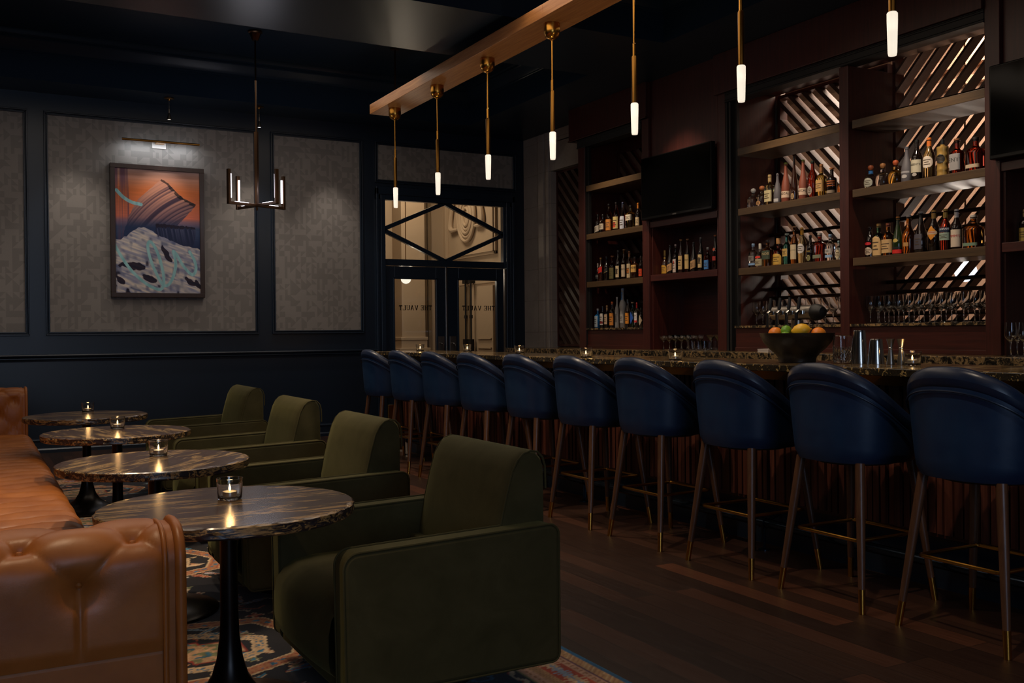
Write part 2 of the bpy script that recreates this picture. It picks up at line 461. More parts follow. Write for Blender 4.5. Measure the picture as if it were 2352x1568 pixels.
def letters(txt, x0, width, zc, h, y, name, parent):
    """slab-serif lettering on the glass, mirrored (it is read from the hall)"""
    th = .2 * h; se = .10 * h
    G = {}
    def ln(p, q, w=th):
        return (p, q, w)
    G['T'] = (.95, [ln((0, .92), (.95, .92)), ln((.475, 0), (.475, .95)), ln((.25, .05), (.7, .05), se), ln((.05, .7), (.05, .95), se), ln((.9, .7), (.9, .95), se)])
    G['H'] = (1.1, [ln((.2, 0), (.2, 1)), ln((.9, 0), (.9, 1)), ln((.2, .5), (.9, .5), se)] + [ln((a, z), (a + .4, z), se) for a in (0, .7) for z in (.05, .95)])
    G['E'] = (.9, [ln((.2, 0), (.2, 1)), ln((.0, .95), (.88, .95), se), ln((0, .05), (.88, .05), se), ln((.2, .5), (.65, .5), se), ln((.85, .72), (.85, .98), se), ln((.85, .02), (.85, .3), se), ln((.62, .38), (.62, .62), se)])
    G['V'] = (1.05, [ln((.12, 1), (.52, 0)), ln((.9, 1), (.52, 0), se * 1.2), ln((0, .95), (.35, .95), se), ln((.75, .95), (1.05, .95), se)])
    G['A'] = (1.05, [ln((.9, 0), (.52, 1)), ln((.14, 0), (.52, 1), se * 1.2), ln((.3, .33), (.75, .33), se), ln((0, .05), (.3, .05), se), ln((.72, .05), (1.05, .05), se)])
    G['U'] = (1.05, [ln((.2, .25), (.2, 1)), ln((.88, .25), (.88, 1), se), ln((.2, .25), (.36, .05)), ln((.36, .08), (.72, .08), se), ln((.72, .06), (.88, .26), se), ln((0, .95), (.4, .95), se), ln((.72, .95), (1.05, .95), se)])
    G['L'] = (.9, [ln((.2, 0), (.2, 1)), ln((0, .05), (.88, .05), se), ln((.85, .02), (.85, .35), se), ln((0, .95), (.42, .95), se)])
    G[' '] = (.5, [])
    tot = sum(G[c][0] + .18 for c in txt) - .18
    sx = width / tot; m = MB(); cx = 0
    for c in txt:
        w, strokes = G[c]
        for (p, q, t_) in strokes:
            ax, az, bx, bz = (cx + p[0]) * sx, p[1] * h, (cx + q[0]) * sx, q[1] * h
            dx, dz = bx - ax, bz - az; l = math.hypot(dx, dz) or 1; nx, nz = -dz / l * t_ / 2, dx / l * t_ / 2
            pl = [(ax + nx, az + nz), (bx + nx, bz + nz), (bx - nx, bz - nz), (ax - nx, az - nz)]
            pl = [(x0 + width - u, zc - h / 2 + v) for u, v in pl]
            m.prism(pl, 1, y, y + .002)
        cx += w + .18
    return m.build(name, M['letter'], parent, smooth=0)
for k, (x0, x1, g0, g1, tx0, tx1) in enumerate(((4.63, 5.485, 4.763, 5.346, 4.83, 5.289), (5.497, 6.35, 5.674, 6.242, 5.732, 6.224))):
    leaf = MB()
    y0, y1 = YB + .02, YB + .065
    leaf.box(x0, g0, y0, y1, .01, 2.12); leaf.box(g1, x1, y0, y1, .01, 2.12)
    leaf.box(g0, g1, y0, y1, 1.957, 2.12); leaf.box(g0, g1, y0, y1, .01, .35)
    for (a, c_, d, e) in ((g0 - .02, g0, .33, 1.977), (g1, g1 + .02, .33, 1.977)):
        leaf.box(a, c_, y0 - .012, y0, d, e)
    leaf.box(g0 - .02, g1 + .02, y0 - .012, y0, 1.957, 1.977); leaf.box(g0 - .02, g1 + .02, y0 - .012, y0, .33, .35)
    lf = leaf.build('leaf', M['door'], door, smooth=0, bevel=.003)
    MB().box(g0, g1, YB + .04, YB + .046, .35, 1.957).build('door_pane', M['pane'], lf, smooth=0)
    letters('THE VAULT', tx0, tx1 - tx0, 1.588, .062, YB + .034, 'lettering', lf)
    pc = 5.412 if k == 0 else 5.585
    MB().box(pc - .048, pc + .048, y0 - .006, y0, .86, 1.215).build('push_plate', M['steel_brushed'], lf, smooth=0, bevel=.002)
    hx = pc + .01
    pts = [(hx - .03, y0 - .006, 1.12)] + [(hx + .0 + .02 * math.sin(a), y0 - .006 - .05 * math.sin(a), 1.12 - .02 + .02 * math.cos(a) ) for a in (.5, 1.0)]
    MB().tube([(pc - .02, y0 - .005, 1.125), (pc - .012, y0 - .035, 1.125), (pc + .004, y0 - .05, 1.118), (pc + .014, y0 - .052, 1.09), (pc + .016, y0 - .052, .98), (pc + .016, y0 - .04, .955), (pc + .016, y0 - .006, .95)], .0085, 8).build('pull_handle', M['steel'], lf)
MB().box(5.479, 5.503, YB + .005, YB + .03, .01, 2.125).build('astragal', M['steel_brushed'], door, smooth=0, bevel=.004)

# ceiling: coffers between beams
ceil = struct(MB().box(-3.0, 9.4, -5.2, 15.4, CZ, CZ + .12).build('ceiling', M['navy_ceiling'], smooth=0))
for (x0, x1, y0, y1) in ((-3.0, XR, 11.13, YB + .01), (5.56, XR + .02, -5.2, 11.13), (-3.0, 5.56, 7.155, 8.40), (-3.0, 5.56, 2.75, 3.95), (-3.0, -2.2, -5.2, 11.13)):
    MB().box(x0, x1, y0, y1, SZ, CZ + .01).build('beam', M['navy_ceiling'], ceil, smooth=0)
def crown(x0, x1, y0, y1):
    """stepped cornice inside one coffer"""
    m = MB()
    pr = [(0, 4.13), (.012, 4.13), (.012, 4.15), (.022, 4.155), (.022, 4.168), (.03, 4.175), (.05, 4.2), (.085, 4.26), (.1, 4.27), (.1, 4.29), (.118, 4.30), (.13, 4.335), (.13, 4.36)]
    loops = []
    for d, z in pr:
        loops.append([(x0 + d, y0 + d, z), (x1 - d, y0 + d, z), (x1 - d, y1 - d, z), (x0 + d, y1 - d, z)])
    vs = [p for l in loops for p in l]; fs = []
    for i in range(len(loops) - 1):
        for j in range(4):
            fs.append((i * 4 + j, i * 4 + (j + 1) % 4, (i + 1) * 4 + (j + 1) % 4, (i + 1) * 4 + j))
    m.add(vs, fs)
    m.build('crown_molding', M['navy_ceiling'], ceil, smooth=20)
crown(-2.2, 5.56, 8.40, 11.13); crown(-2.2, 5.56, 3.95, 7.155); crown(-2.2, 5.56, -5.2, 2.75)

# other walls
struct(MB().box(-3.16, -3.0, -5.2, YB + .16, 0, 4.5).build('wall_left', M['navy'], smooth=0))
wf = MB().box(-3.0, -2.0, -5.36, -5.2, 0, 4.5).box(1.2, 9.4, -5.36, -5.2, 0, 4.5).box(-2.0, 1.2, -5.36, -5.2, 0, .9).box(-2.0, 1.2, -5.36, -5.2, 3.2, 4.5)  # opening cut for the assumed window
struct(wf.build('wall_front', M['navy'], smooth=0))
win = bpy.data.objects.new('assumed_window_1', None); C.objects.link(win); struct(win)  # assumed window out of view, added as a source for the cool light
wfr = MB()
for x in (-2.0, -.43, 1.14):
    wfr.box(x, x + .06, -5.32, -5.26, .9, 3.2)
for z in (.9, 2.3, 3.14):
    wfr.box(-2.0, 1.2, -5.32, -5.26, z, z + .06)
wfr.build('assumed_window_frame', M['navy'], win, smooth=0)
MB().box(-2.0, 1.2, -5.3, -5.295, .9, 3.2).build('window_pane', M['pane'], win, smooth=0)  # pane of the assumed window
# right wall: stone with openings behind the shelving
wr = MB()
wr.box(XR, 6.92, 10.98, YB + .16, 0, SZ + .02)
wr.box(XR, 6.92, -5.2, 10.98, 3.72, SZ + .02)
wr.box(XR, 6.92, 9.75, 10.98, 3.36, 3.73)
wr.box(6.86, 6.92, 7.02, 9.75, 0, 3.73)
wr.box(XR, 6.92, 3.0, 4.38, 0, 3.73); wr.box(6.8, 6.92, 4.38, 7.02, 0, 1.28)
wr.box(XR, 6.92, -5.2, 3.0, 0, 3.73); wr.box(6.8, 6.92, 9.75, 10.98, 0, 1.05)
wr.box(6.85, 6.92, 10.02, 10.98, 1.05, 3.4)
struct(wr.build('wall_right', M['stone'], smooth=0))
t = MB()
for (y0, y1, d) in ((11.27, 11.34, -.012), (11.13, 11.27, .03), (11.0, 11.07, .03)):
    if d > 0: t.box(XR - d, XR + .01, y0, y1, 0, 3.86)
struct(t.build('trim_stone_pilaster', M['stone'], smooth=0, bevel=.006))

# hall beyond the glass doors
v = MB()
v.box(6.8, 6.92, YB + .16, 14.9, 0, 4.2); v.box(3.6, 6.8, 14.6, 14.75, 0, 4.2); v.box(3.5, 3.6, YB + .16, 14.75, 0, 4.2)
struct(v.build('wall_hall', M['plaster'], smooth=0))
v = MB()
v.box(5.9, 6.30, 14.22, 14.6, 0, 4.2); v.box(5.87, 6.33, 14.19, 14.6, 1.15, 1.2); v.box(5.88, 6.32, 14.2, 14.6, 0, 1.15)
v.box(5.84, 6.36, 14.16, 14.6, 0, 1.03)
struct(v.build('trim_hall_pilaster', M['plaster'], smooth=0, bevel=.008))
v = MB()
for x0, x1, d in ((6.33, 6.38, .06), (6.42, 6.46, .10), (6.5, 6.56, .05)):
    v.box(x0, x1, 14.6 - d, 14.6, 0, 4.2)
struct(v.build('trim_hall_recess', M['plaster_dark'], smooth=0, bevel=.01))
v = MB()
def fr_x(x, y0, y1, z0, z1, w, d):
    v.box(x - d, x, y0, y1, z0, z0 + w); v.box(x - d, x, y0, y1, z1 - w, z1); v.box(x - d, x, y0, y0 + w, z0, z1); v.box(x - d, x, y1 - w, y1, z0, z1)
fr_x(6.8, 12.72, 14.45, 2.42, 4.0, .05, .04); fr_x(6.8, 12.76, 14.41, 2.46, 3.96, .02, .06)
v.box(6.77, 6.8, 12.66, 14.0, 2.0, 2.07)
struct(v.build('trim_hall_panel', M['plaster'], smooth=0, bevel=.006))
d2 = bpy.data.objects.new('door_2', None); C.objects.link(d2); struct(d2)
MB().box(6.755, 6.8, 12.80, 13.32, 0.01, 1.96).build('door_panel', M['plaster'], d2, smooth=0, bevel=.004)
MB().box(6.75, 6.8, 13.60, 14.02, 0.01, 1.98).build('door_panel', M['plaster_dark'], d2, smooth=0, bevel=.004)
MB().box(6.735, 6.757, 12.84, 13.28, 1.02, 1.04).box(6.735, 6.757, 12.84, 13.28, 1.16, 1.18).build('door_molding', M['plaster'], d2, smooth=0)
m = MB()
for y in (13.64, 13.45):
    m.tube([(6.72, y, .9), (6.72, y, 2.05)], .014, 8)
    m.box(6.69, 6.8, y - .05, y + .05, 2.02, 2.14); m.box(6.69, 6.75, y - .04, y + .04, .98, 1.16); m.lathe([(.026, 0), (.026, .05)], 10, (6.72, y, 1.48))
m.build('panic_bolt', M['matte_black'], d2)
# plaster cartouche on the hall wall: oval shield of nested ridges with two scrolls
ct = thing('plaster_cartouche', 'cream plaster oval cartouche with scrolls on the hall wall', 'wall ornament', (6.8, 13.68, 3.06))
m = MB()
for k in range(5):
    s = 1 - .16 * k
    P_ = [(-.02 - .018 * (1 if k % 2 == 0 else .4), .29 * s * math.cos(a), .38 * s * math.sin(a) * (1.0 if math.sin(a) > 0 else 1.0)) for a in [2 * PI * i / 40 for i in range(40)]]
    m.tube(P_, .026, 8, closed=True)
m.prism([(.29 * math.cos(2 * PI * i / 40), .38 * math.sin(2 * PI * i / 40)) for i in range(40)], 0, -.03, 0)
m.build('oval_shield', M['plaster'], ct)
for s in (1, -1):
    pts = []
    for i in range(22):
        a = i / 21
        pts.append((-.04, s * (.30 + .26 * math.sin(a * 2.6)), -.22 + .5 * a * a + .05 * math.cos(a * 5)))
    MB().tube(pts, [.022 + .022 * math.sin(PI * i / 21) for i in range(22)], 8).build('scroll', M['plaster'], ct)
m = MB()
for i in range(9):
    a = 2 * PI * i / 9
    m.lathe([(0, -.03), (.03, -.015), (.036, 0), (.03, .015), (0, .03)], 8, (-.06, .07 * math.cos(a), .33 + .07 * math.sin(a)))
m.build('rosette', M['plaster'], ct)
g = thing('globe_lamp', 'white glass globe lamp hanging in the hall behind the left door', 'lamp', (5.46, 13.0, 2.04))
MB().lathe([(.0, -.075), (.04, -.063), (.065, -.037), (.075, 0), (.065, .037), (.04, .063), (.02, .072)], 20).build('globe', M['globe'], g)
MB().lathe([(.022, .068), (.022, .1), (.006, .105), (.006, 2.248)], 10).build('stem', M['brass'], g)

# room beyond the lattice screens
w = MB()
w.box(8.9, 9.05, 2.0, 12.0, 0, 4.3); w.box(6.92, 9.0, 11.86, 12.0, 0, 4.3); w.box(6.92, 9.0, 1.9, 2.0, 0, 4.3)
struct(w.build('wall_beyond', M['stone_pink'], smooth=0))
t = MB()
for y in (7.3, 5.75, 9.6):
    t.box(8.8, 8.9, y, y + .05, 0, 4.3); t.box(8.84, 8.9, y - .09, y + .14, 0, 4.3)
t.box(8.82, 8.9, 2.0, 11.9, 3.72, 3.8); t.box(8.78, 8.9, 2.0, 11.9, 3.9, 4.0)
struct(t.build('trim_beyond', M['stone_pink'], smooth=0, bevel=.006))
g2 = thing('globe_sconce', 'white globe lamp seen glowing through the right lattice screen', 'lamp', (8.0, 5.86, 1.78))
MB().lathe([(.0, -.10), (.05, -.087), (.085, -.05), (.1, 0), (.085, .05), (.05, .087), (.02, .098)], 20).build('globe', emit('cool_globe_glow', '#dfe6f2', 1.3), g2)
MB().lathe([(.022, .09), (.022, .14), (.008, .15), (.008, 2.57)], 10).build('stem', M['bronze'], g2)
# ------------------------------------------------------------------ back bar millwork
XC = 6.27; XL = 6.80; CT = 1.062      # column front plane, lattice plane, counter top
SHZ = [(1.768, 1.833), (2.323, 2.386), (2.880, 2.948)]

def tubes_rail(m, y0, y1, z, x=6.72):
    m.tube([(x, y0, z), (x, y1, z)], .016, 8)

# far bay unit
uA = thing('shelf_unit', 'tall mahogany shelf bay at the far end of the back bar', 'shelving', (0, 0, 0))
m = MB().box(XC, XC + .05, 9.57, 9.705, CT, 3.50).box(XC + .05, XL, 9.60, 9.64, CT, 3.5)
m.build('column', M['mahogany'], uA, smooth=0, bevel=.004)
MB().box(XC, XC + .05, 8.345, 8.46, CT, 3.50).box(XC + .05, XL, 8.39, 8.43, CT, 3.5).build('column', M['mahogany'], uA, smooth=0, bevel=.004)
MB().box(XC - .03, XL, 8.345, 9.86, 3.50, SZ).box(XC - .04, XC, 8.345, 9.87, 3.50, 3.515).build('header', M['mahogany'], uA, smooth=0, bevel=.004)
tr = MB().box(XC - .005, XC + .12, 8.465, 9.72, 3.40, 3.50).box(XC - .012, XC, 8.465, 9.72, 3.40, 3.412).box(XC - .012, XC, 8.465, 9.72, 3.47, 3.478)
tr.build('shutter_housing', M['matte_black'], uA, smooth=0, bevel=.002)
MB().box(XC + .01, XC + .05, 9.555, 9.575, CT, 3.4).box(XC + .03, XC + .06, 9.52, 9.555, CT, 3.4).build('shutter_track', M['matte_black'], uA, smooth=0)
MB().box(XL, XL + .02, 8.43, 9.6, CT, 3.5).build('back_panel', M['mahogany'], uA, smooth=0)
for z0, z1 in SHZ:
    MB().box(XC + .01, XL - .08, 8.46, 9.565, z0, z1).build('shelf', M['shelf_wood'], uA, smooth=0, bevel=.003)
MB().box(XC + .005, XL, 8.46, 9.565, 1.278, 1.298).build('stone_ledge', M['granite_gold'], uA, smooth=0)
MB().box(XC + .02, XC + .04, 8.46, 9.6, CT, 1.278).box(XC + .01, XC + .02, 8.46, 9.6, CT, CT + .04).build('lower_panel', M['mahogany_h'], uA, smooth=0, bevel=.002)
r = MB()
for z in (2.14, 2.04, 1.64, 1.56): tubes_rail(r, 8.46, 9.56, z)
r.build('bottle_rail', M['bronze'], uA)

# bay with the television
def tv_unit(y0, y1, label, ya, yb):
    u = thing('shelf_unit', label, 'shelving', (0, 0, 0))
    MB().box(XC + .035, XC + .06, y0, y1, 2.40, SZ).build('upper_panel', M['mahogany'], u, smooth=0)
    for z0, z1 in ((1.778, 1.845), (2.341, 2.404)):
        MB().box(XC + .01, XL - .08, y0, y1, z0, z1).build('shelf', M['mahogany_h'], u, smooth=0, bevel=.003)
    MB().box(XL - .1, XL - .08, y0, y1, CT, 2.42).build('back_panel', M['mahogany_h'], u, smooth=0)
    MB().box(XC + .03, XL - .08, y1 - .02, y1, CT, 2.40).build('side_panel', M['mahogany'], u, smooth=0)
    MB().box(XC + .03, XL - .08, y0, y0 + .02, CT, 2.4).build('side_panel', M['mahogany'], u, smooth=0)
    tv = thing('television', 'large black flat television on the mahogany ' + ('panel between the far and centre bays' if ya > 6 else 'panel cut by the right edge'), 'television', (XC - .06, (ya + yb) / 2, 2.745))
    w = (yb - ya) / 2
    MB().box(0, .055, -w, w, -.325, .325).build('casing', M['tv_body'], tv, smooth=0, bevel=.008)
    MB().box(-.004, .002, -w + .014, w - .014, -.295, .313).build('screen', M['screen'], tv, smooth=0)
    MB().box(-.006, .002, -.03, .03, -.318, -.306).build('maker_plate', M['steel_brushed'], tv, smooth=0)
    MB().box(.05, .093, -.15, .15, -.12, .12).build('wall_bracket', M['matte_black'], tv, smooth=0)
    return u
tv_unit(7.28, 8.335, 'mahogany bay holding the first television and one bottle shelf', 7.275, 8.395)
tv_unit(3.05, 4.32, 'mahogany bay with a television at the far right', 3.2, 4.36)

# double bay under one header
uB = thing('shelf_unit', 'wide double shelf bay with see-through slatted back', 'shelving', (0, 0, 0))
MB().box(XC, XC + .05, 7.145, 7.245, CT, 3.50).box(XC, XC + .05, 7.245, 7.26, CT, 3.5).build('column', M['mahogany'], uB, smooth=0, bevel=.004)
MB().box(XC, XL, 5.66, 5.755, CT, 3.40).build('divider', M['mahogany'], uB, smooth=0, bevel=.003)
MB().box(XC, XC + .06, 4.32, 4.437, CT, SZ).box(XC + .05, XL, 4.36, 4.42, CT, 3.5).build('column', M['mahogany'], uB, smooth=0, bevel=.004)
MB().box(XC + .08, XL, 7.03, 7.24, CT, 3.5).build('side_panel', M['mahogany'], uB, smooth=0)
MB().box(XC - .03, XL, 4.437, 7.275, 3.50, SZ).build('header', M['mahogany'], uB, smooth=0, bevel=.004)
tr = MB().box(XC - .005, XC + .12, 4.437, 7.14, 3.405, 3.50)
for z in (3.405, 3.425, 3.475, 3.49): tr.box(XC - .014, XC, 4.437, 7.14, z, z + .006)
tr.build('shutter_housing', M['matte_black'], uB, smooth=0, bevel=.002)
tr = MB()
for (a, b) in ((7.12, 7.145), (7.075, 7.10)): tr.box(XC + .005, XC + .05, a, b, CT, 3.42)
tr.box(XC + .045, XC + .08, 7.03, 7.145, CT, 3.42)
tr.build('shutter_track', M['matte_black'], uB, smooth=0, bevel=.002)
for (y0, y1) in ((5.755, 6.985), (4.437, 5.63)):
    for z0, z1 in SHZ:
        MB().box(XC + .01, XL - .1, y0, y1, z0, z1).build('shelf', M['shelf_wood'], uB, smooth=0, bevel=.003)
for (y0, y1) in ((5.755, 7.035), (4.437, 5.66)):
    MB().box(XC + .005, XL, y0, y1, 1.278, 1.298).build('stone_ledge', M['granite_gold'], uB, smooth=0)
    MB().box(XC + .02, XC + .04, y0, y1, CT, 1.278).box(XC + .008, XC + .02, y0, y1, CT, CT + .035).build('lower_panel', M['mahogany_h'], uB, smooth=0, bevel=.002)
    for z in (3.06, 2.16, 2.04, 1.645, 1.56, 1.38):
        q = MB(); tubes_rail(q, y0, y1, z); q.build('bottle_rail', M['bronze'], uB)

# lattice screens of diagonal boards
def lattice(name, label, y0, y1, z0, z1, sgn, pitch, th, d, x=XL + .03, boards=True):
    t = thing(name, label, 'screen', (0, 0, 0))
    m = MB(); per = pitch
    span = (y1 - y0) + (z1 - z0)
    s = -span
    # a board runs along direction (sgn*1, 1)/sqrt2 in (y, z); clip it to the opening
    while s < span:
        # centre line: z = z0 + s + sgn*(y-y0)  (sgn=+1: "\" in view, -1: "/")
        h = th * math.sqrt(2) / 2
        def zc(y): return z0 + s + (y - y0) if sgn > 0 else z0 + s + (y1 - y)
        poly = []
        for y, o in ((y0, -h), (y1, -h), (y1, h), (y0, h)):
            poly.append((y, zc(y) + o))
        # Sutherland-Hodgman clip against z0, z1
        for lim, keep in ((z0, 1), (z1, -1)):
            out = []
            for i in range(len(poly)):
                a, b = poly[i - 1], poly[i]
                ia, ib = keep * (a[1] - lim) >= 0, keep * (b[1] - lim) >= 0
                if ia != ib:
                    k = (lim - a[1]) / (b[1] - a[1]); out.append((a[0] + k * (b[0] - a[0]), lim))
                if ib: out.append(b)
            poly = out
            if not poly: break
        if len(poly) >= 3:
            m.prism(poly, 0, x, x + d)
        s += per
    m.build('diagonal_boards', M['slat'], t, smooth=0)
    f = MB().box(x - .01, x + d, y0 - .03, y0, z0 - .03, z1 + .03).box(x - .01, x + d, y1, y1 + .03, z0 - .03, z1 + .03)
    f.box(x - .01, x + d, y0, y1, z0 - .03, z0).box(x - .01, x + d, y0, y1, z1, z1 + .03)
    f.build('frame', M['mahogany'], t, smooth=0)
    return t
lattice('lattice_screen', 'slatted wooden screen behind the centre bay, boards falling to the right', 5.76, 6.99, 1.32, 3.47, 1, .17, .036, .085)
lattice('lattice_screen', 'slatted wooden screen behind the right bay, boards rising to the right', 4.44, 5.65, 1.32, 3.60, -1, .155, .022, .095)
lattice('lattice_screen', 'dark slatted screen in the narrow opening beside the stone pilaster', 9.78, 10.95, 1.10, 3.33, 1, .16, .05, .07, x=6.76)
lattice('lattice_screen', 'dark slatted screen at the back of the far bay', 8.47, 9.56, 1.32, 3.36, 1, .17, .05, .03, x=6.765)

# counter and base cabinets
t = thing('back_counter', 'dark veined granite counter running under the bottle bays', 'counter', (0, 0, 0))
MB().box(5.96, 6.655, -.5, 10.95, 1.005, CT).build('worktop', M['granite'], t, smooth=0, bevel=.004)
MB().box(5.945, 5.962, -.5, 10.95, 1.003, CT - .002).build('front_edge', speckled('gold_granite_edge'), t, smooth=0, bevel=.003)
t = thing('base_cabinet', 'dark wooden base cabinets under the back counter', 'cabinet', (0, 0, 0))
MB().box(6.02, 6.655, -.5, 10.9, .1, 1.005).build('carcass', M['mahogany'], t, smooth=0)
MB().box(6.08, 6.655, -.5, 10.9, 0, .1).build('plinth', M['matte_black'], t, smooth=0)
for k in range(12):
    y = -.4 + k * .94
    MB().box(6.0, 6.02, y, y + .9, .14, .98).build('door', M['mahogany'], t, smooth=0, bevel=.003)
# ------------------------------------------------------------------ bar counter
bar = thing('bar_counter', 'long bar with veined granite top and fluted walnut front', 'bar', (0, 0, 0))
Y0, Y1 = -.6, 9.72
MB().box(3.735, 4.42, Y0, Y1, 1.036, 1.07).build('worktop', M['granite'], bar, smooth=0, bevel=.006)
MB().box(3.725, 3.737, Y0, Y1 + .004, 1.034, 1.069).build('front_edge', M['granite_edge'], bar, smooth=0, bevel=.003)
MB().box(3.80, 3.82, Y0, Y1 - .03, .985, 1.036).build('apron', M['brass_dark'], bar, smooth=0)
MB().box(4.02, 4.40, Y0, Y1 - .02, .26, 1.036).box(3.82, 4.02, Y0, Y1 - .05, 1.0, 1.036).build('body', M['mahogany'], bar, smooth=0)
m = MB(); y = Y0
while y < Y1 - .05:
    w = random.choice((.028, .034, .034, .04)); d = random.choice((.012, .02, .026))
    m.box(4.02 - d, 4.02, y, y + w, .28, 1.0)
    y += w + .013
m.build('fluted_front', M['flute'], bar, smooth=0)
MB().box(4.08, 4.38, Y0, Y1 - .06, 0, .27).build('kick_plinth', M['navy'], bar, smooth=0)
MB().box(3.86, 4.02, 9.70, 9.73, .02, .5).build('end_bracket', M['brass'], bar, smooth=0, bevel=.004)
rail = thing('foot_rail', 'black steel foot rail running along the foot of the bar', 'rail', (0, 0, 0))
MB().tube([(3.955, Y0, .155), (3.955, 9.6, .155)], .026, 12).build('pipe', M['rail'], rail)
for yb in (.45, 2.32, 4.2, 6.08, 7.96, 9.4):
    m = MB()
    m.tube([(3.955, yb, 0.004), (3.955, yb, .14)], .009, 8); m.tube([(4.0, yb + .05, 0.004), (4.0, yb + .05, .15)], .007, 8)
    m.lathe([(.034, 0), (.034, .006), (.01, .012)], 14, (3.955, yb, 0.0))
    m.tube([(3.955, yb - .022, .155), (3.955, yb + .022, .155)], .032, 12)
    m.tube([(3.955, yb, .155), (4.085, yb, .2)], .012, 8)
    m.build('bracket', M['rail'], rail)

# ------------------------------------------------------------------ bar stools
def make_stool():
    s = thing('bar_stool', '', 'stool', (0, 0, 0), 0, 'blue leather stools along the bar')
    # local frame: +x faces the bar; seat centre at the origin
    n = 48; A = math.radians(248)
    def plan(a, r0, k):
        """outline at angle a (0 = straight back, -x); superellipse, a little deeper than wide"""
        e = 2.5
        cx, sy = math.cos(a), math.sin(a)
        r = 1 / ((abs(cx) / (r0 * .98)) ** e + (abs(sy) / r0) ** e) ** (1 / e)
        return (-r * cx + k, r * sy)
    zb, zt = .648, 1.05
    def top(a):
        t = abs(a) / (A / 2)
        return zb + .135 + (zt - zb - .135) * (0.5 + 0.5 * math.cos(PI * min(1, t) ** 1.25))
    angs = [-A / 2 + A * i / n for i in range(n + 1)]
    def surf(r_lo, r_hi, z_lo, dz, k=0.0, steps=10):
        P_ = []
        for a in angs:
            row = []
            zt_ = top(a) + dz
            for j in range(steps + 1):
                u = j / steps
                r = r_lo + (r_hi - r_lo) * (u ** .8)
                if u < .12: r -= .012 * (1 - u / .12) ** 2
                x, y = plan(a, r, k)
                row.append((x, y, z_lo + (zt_ - z_lo) * u))
            P_.append(row)
        return P_
    outer = surf(.252, .285, zb, 0)
    inner = surf(.205, .222, zb + .06, 0)
    m = MB().grid(outer)
    bot = [p[0] for p in outer]
    m.add([(0.03, 0, zb + .002)] + bot, [(0, i + 1, i + 2) for i in range(len(bot) - 1)])
    m.build('back_shell', M['blue_leather'], s, smooth=60)
    m = MB().grid(inner); m.build('inner_back', M['blue_leather'], s, smooth=60)
    # thick rolled rim that follows the top line down to the arm ends
    rim = []
    for a in angs:
        x, y = plan(a, .252, 0); rim.append((x, y, top(a) + .008))
    m = MB()
    P_ = []
    for i, a in enumerate(angs):
        x, y = plan(a, .2555, 0); l = math.hypot(x, y); ux, uy = x / l, y / l
        row = []
        for j in range(15):
            b = 2 * PI * j / 14
            wx = .036 * math.copysign(abs(math.cos(b)) ** .75, math.cos(b)); wz = .046 * math.copysign(abs(math.sin(b)) ** .8, math.sin(b))
            row.append((x + ux * wx, y + uy * wx, top(a) + .006 + wz))
        P_.append(row)
    m.grid(P_)
    for e in (0, -1):
        c0 = np.mean(np.array(P_[e][:-1]), axis=0); k0 = len(m.v)
        m.v.append(tuple(c0)); base = (0 if e == 0 else n * 15)
        for j in range(14): m.f.append((k0, base + j, base + j + 1)); m.m.append(0)
    m.build('rim_roll', M['blue_trim'], s, smooth=60)
    m = MB()
    for dz in (-.044,):
        pts = []
        for a in angs:
            u = 1 - .04; x, y = plan(a, .2905, 0); pts.append((x, y, top(a) + dz))
        m.tube(pts, .0042, 6)
    m.build('piping', M['blue_trim'], s)
    # cushion
    prof = []
    P_ = []
    for i in range(36):
        a = 2 * PI * i / 36
        row = []
        for r, z in ((.0, .765), (.6, .765), (.86, .758), (.97, .738), (1.0, .71), (1.0, .66), (.95, .652), (0, .652)):
            x, y = plan(a, .222 * max(r, .001), .03); row.append((x, y, z))
        P_.append(row)
    MB().grid(P_, wrap_u=True).build('seat_cushion', M['blue_leather'], s, smooth=50)
    MB().lathe([(.0, .63), (.17, .63), (.2, .64), (.2, .655), (0, .655)], 24).build('seat_plate', M['matte_black'], s)
    for sx in (-1, 1):
        for sy in (-1, 1):
            p0 = Vector((sx * .165, sy * .18, .65)); p1 = Vector((sx * .236, sy * .252, .0))
            q = p0.lerp(p1, 1 - .105 / .65)
            lg = MB().tube([p0, p0.lerp(p1, .35), q], [.0225, .0205, .0155], 14).build('leg', M['leg'], s)
            MB().tube([q, p1], [.0160, .0142], 14).tube([p1 + Vector((0, 0, .003)), p1 - Vector((0, 0, -.0005))], .0145, 12).build('ferrule', M['brass'], lg)
    c = .187; d = .187; z = .305; pts = []
    for (x, y, a0) in ((c, d, 0), (-c, d, PI / 2), (-c, -d, PI), (c, -d, 1.5 * PI)):
        for k in range(5):
            a = a0 + PI / 2 * k / 4
            pts.append((x - math.copysign(.02, x) + .02 * math.cos(a), y - math.copysign(.02, y) + .02 * math.sin(a), z))
    MB().tube(pts, .0085, 10, closed=True).build('footrest_ring', M['brass'], s)
    return s
stool = make_stool()
SY = [9.10, 8.37, 7.63, 6.91, 6.14, 5.43, 4.72, 3.97, 3.27, 2.58]
for i, y in enumerate(SY):
    lab = ('blue leather bar stool with brass feet, %s from the far end of the bar' % ORD[i] if i < 5 else
           'blue leather bar stool with brass feet, %s from the right edge' % ORD[9 - i])
    if i == 0: lab = 'blue leather bar stool at the far end of the bar by the door'
    if i == 9: lab = 'nearest blue leather bar stool, cut off by the right edge'
    if i == 0:
        stool.location = (3.655, y, 0); stool['label'] = lab
    else:
        dup(stool, (3.655, y, 0), random.uniform(-.02, .02), lab)

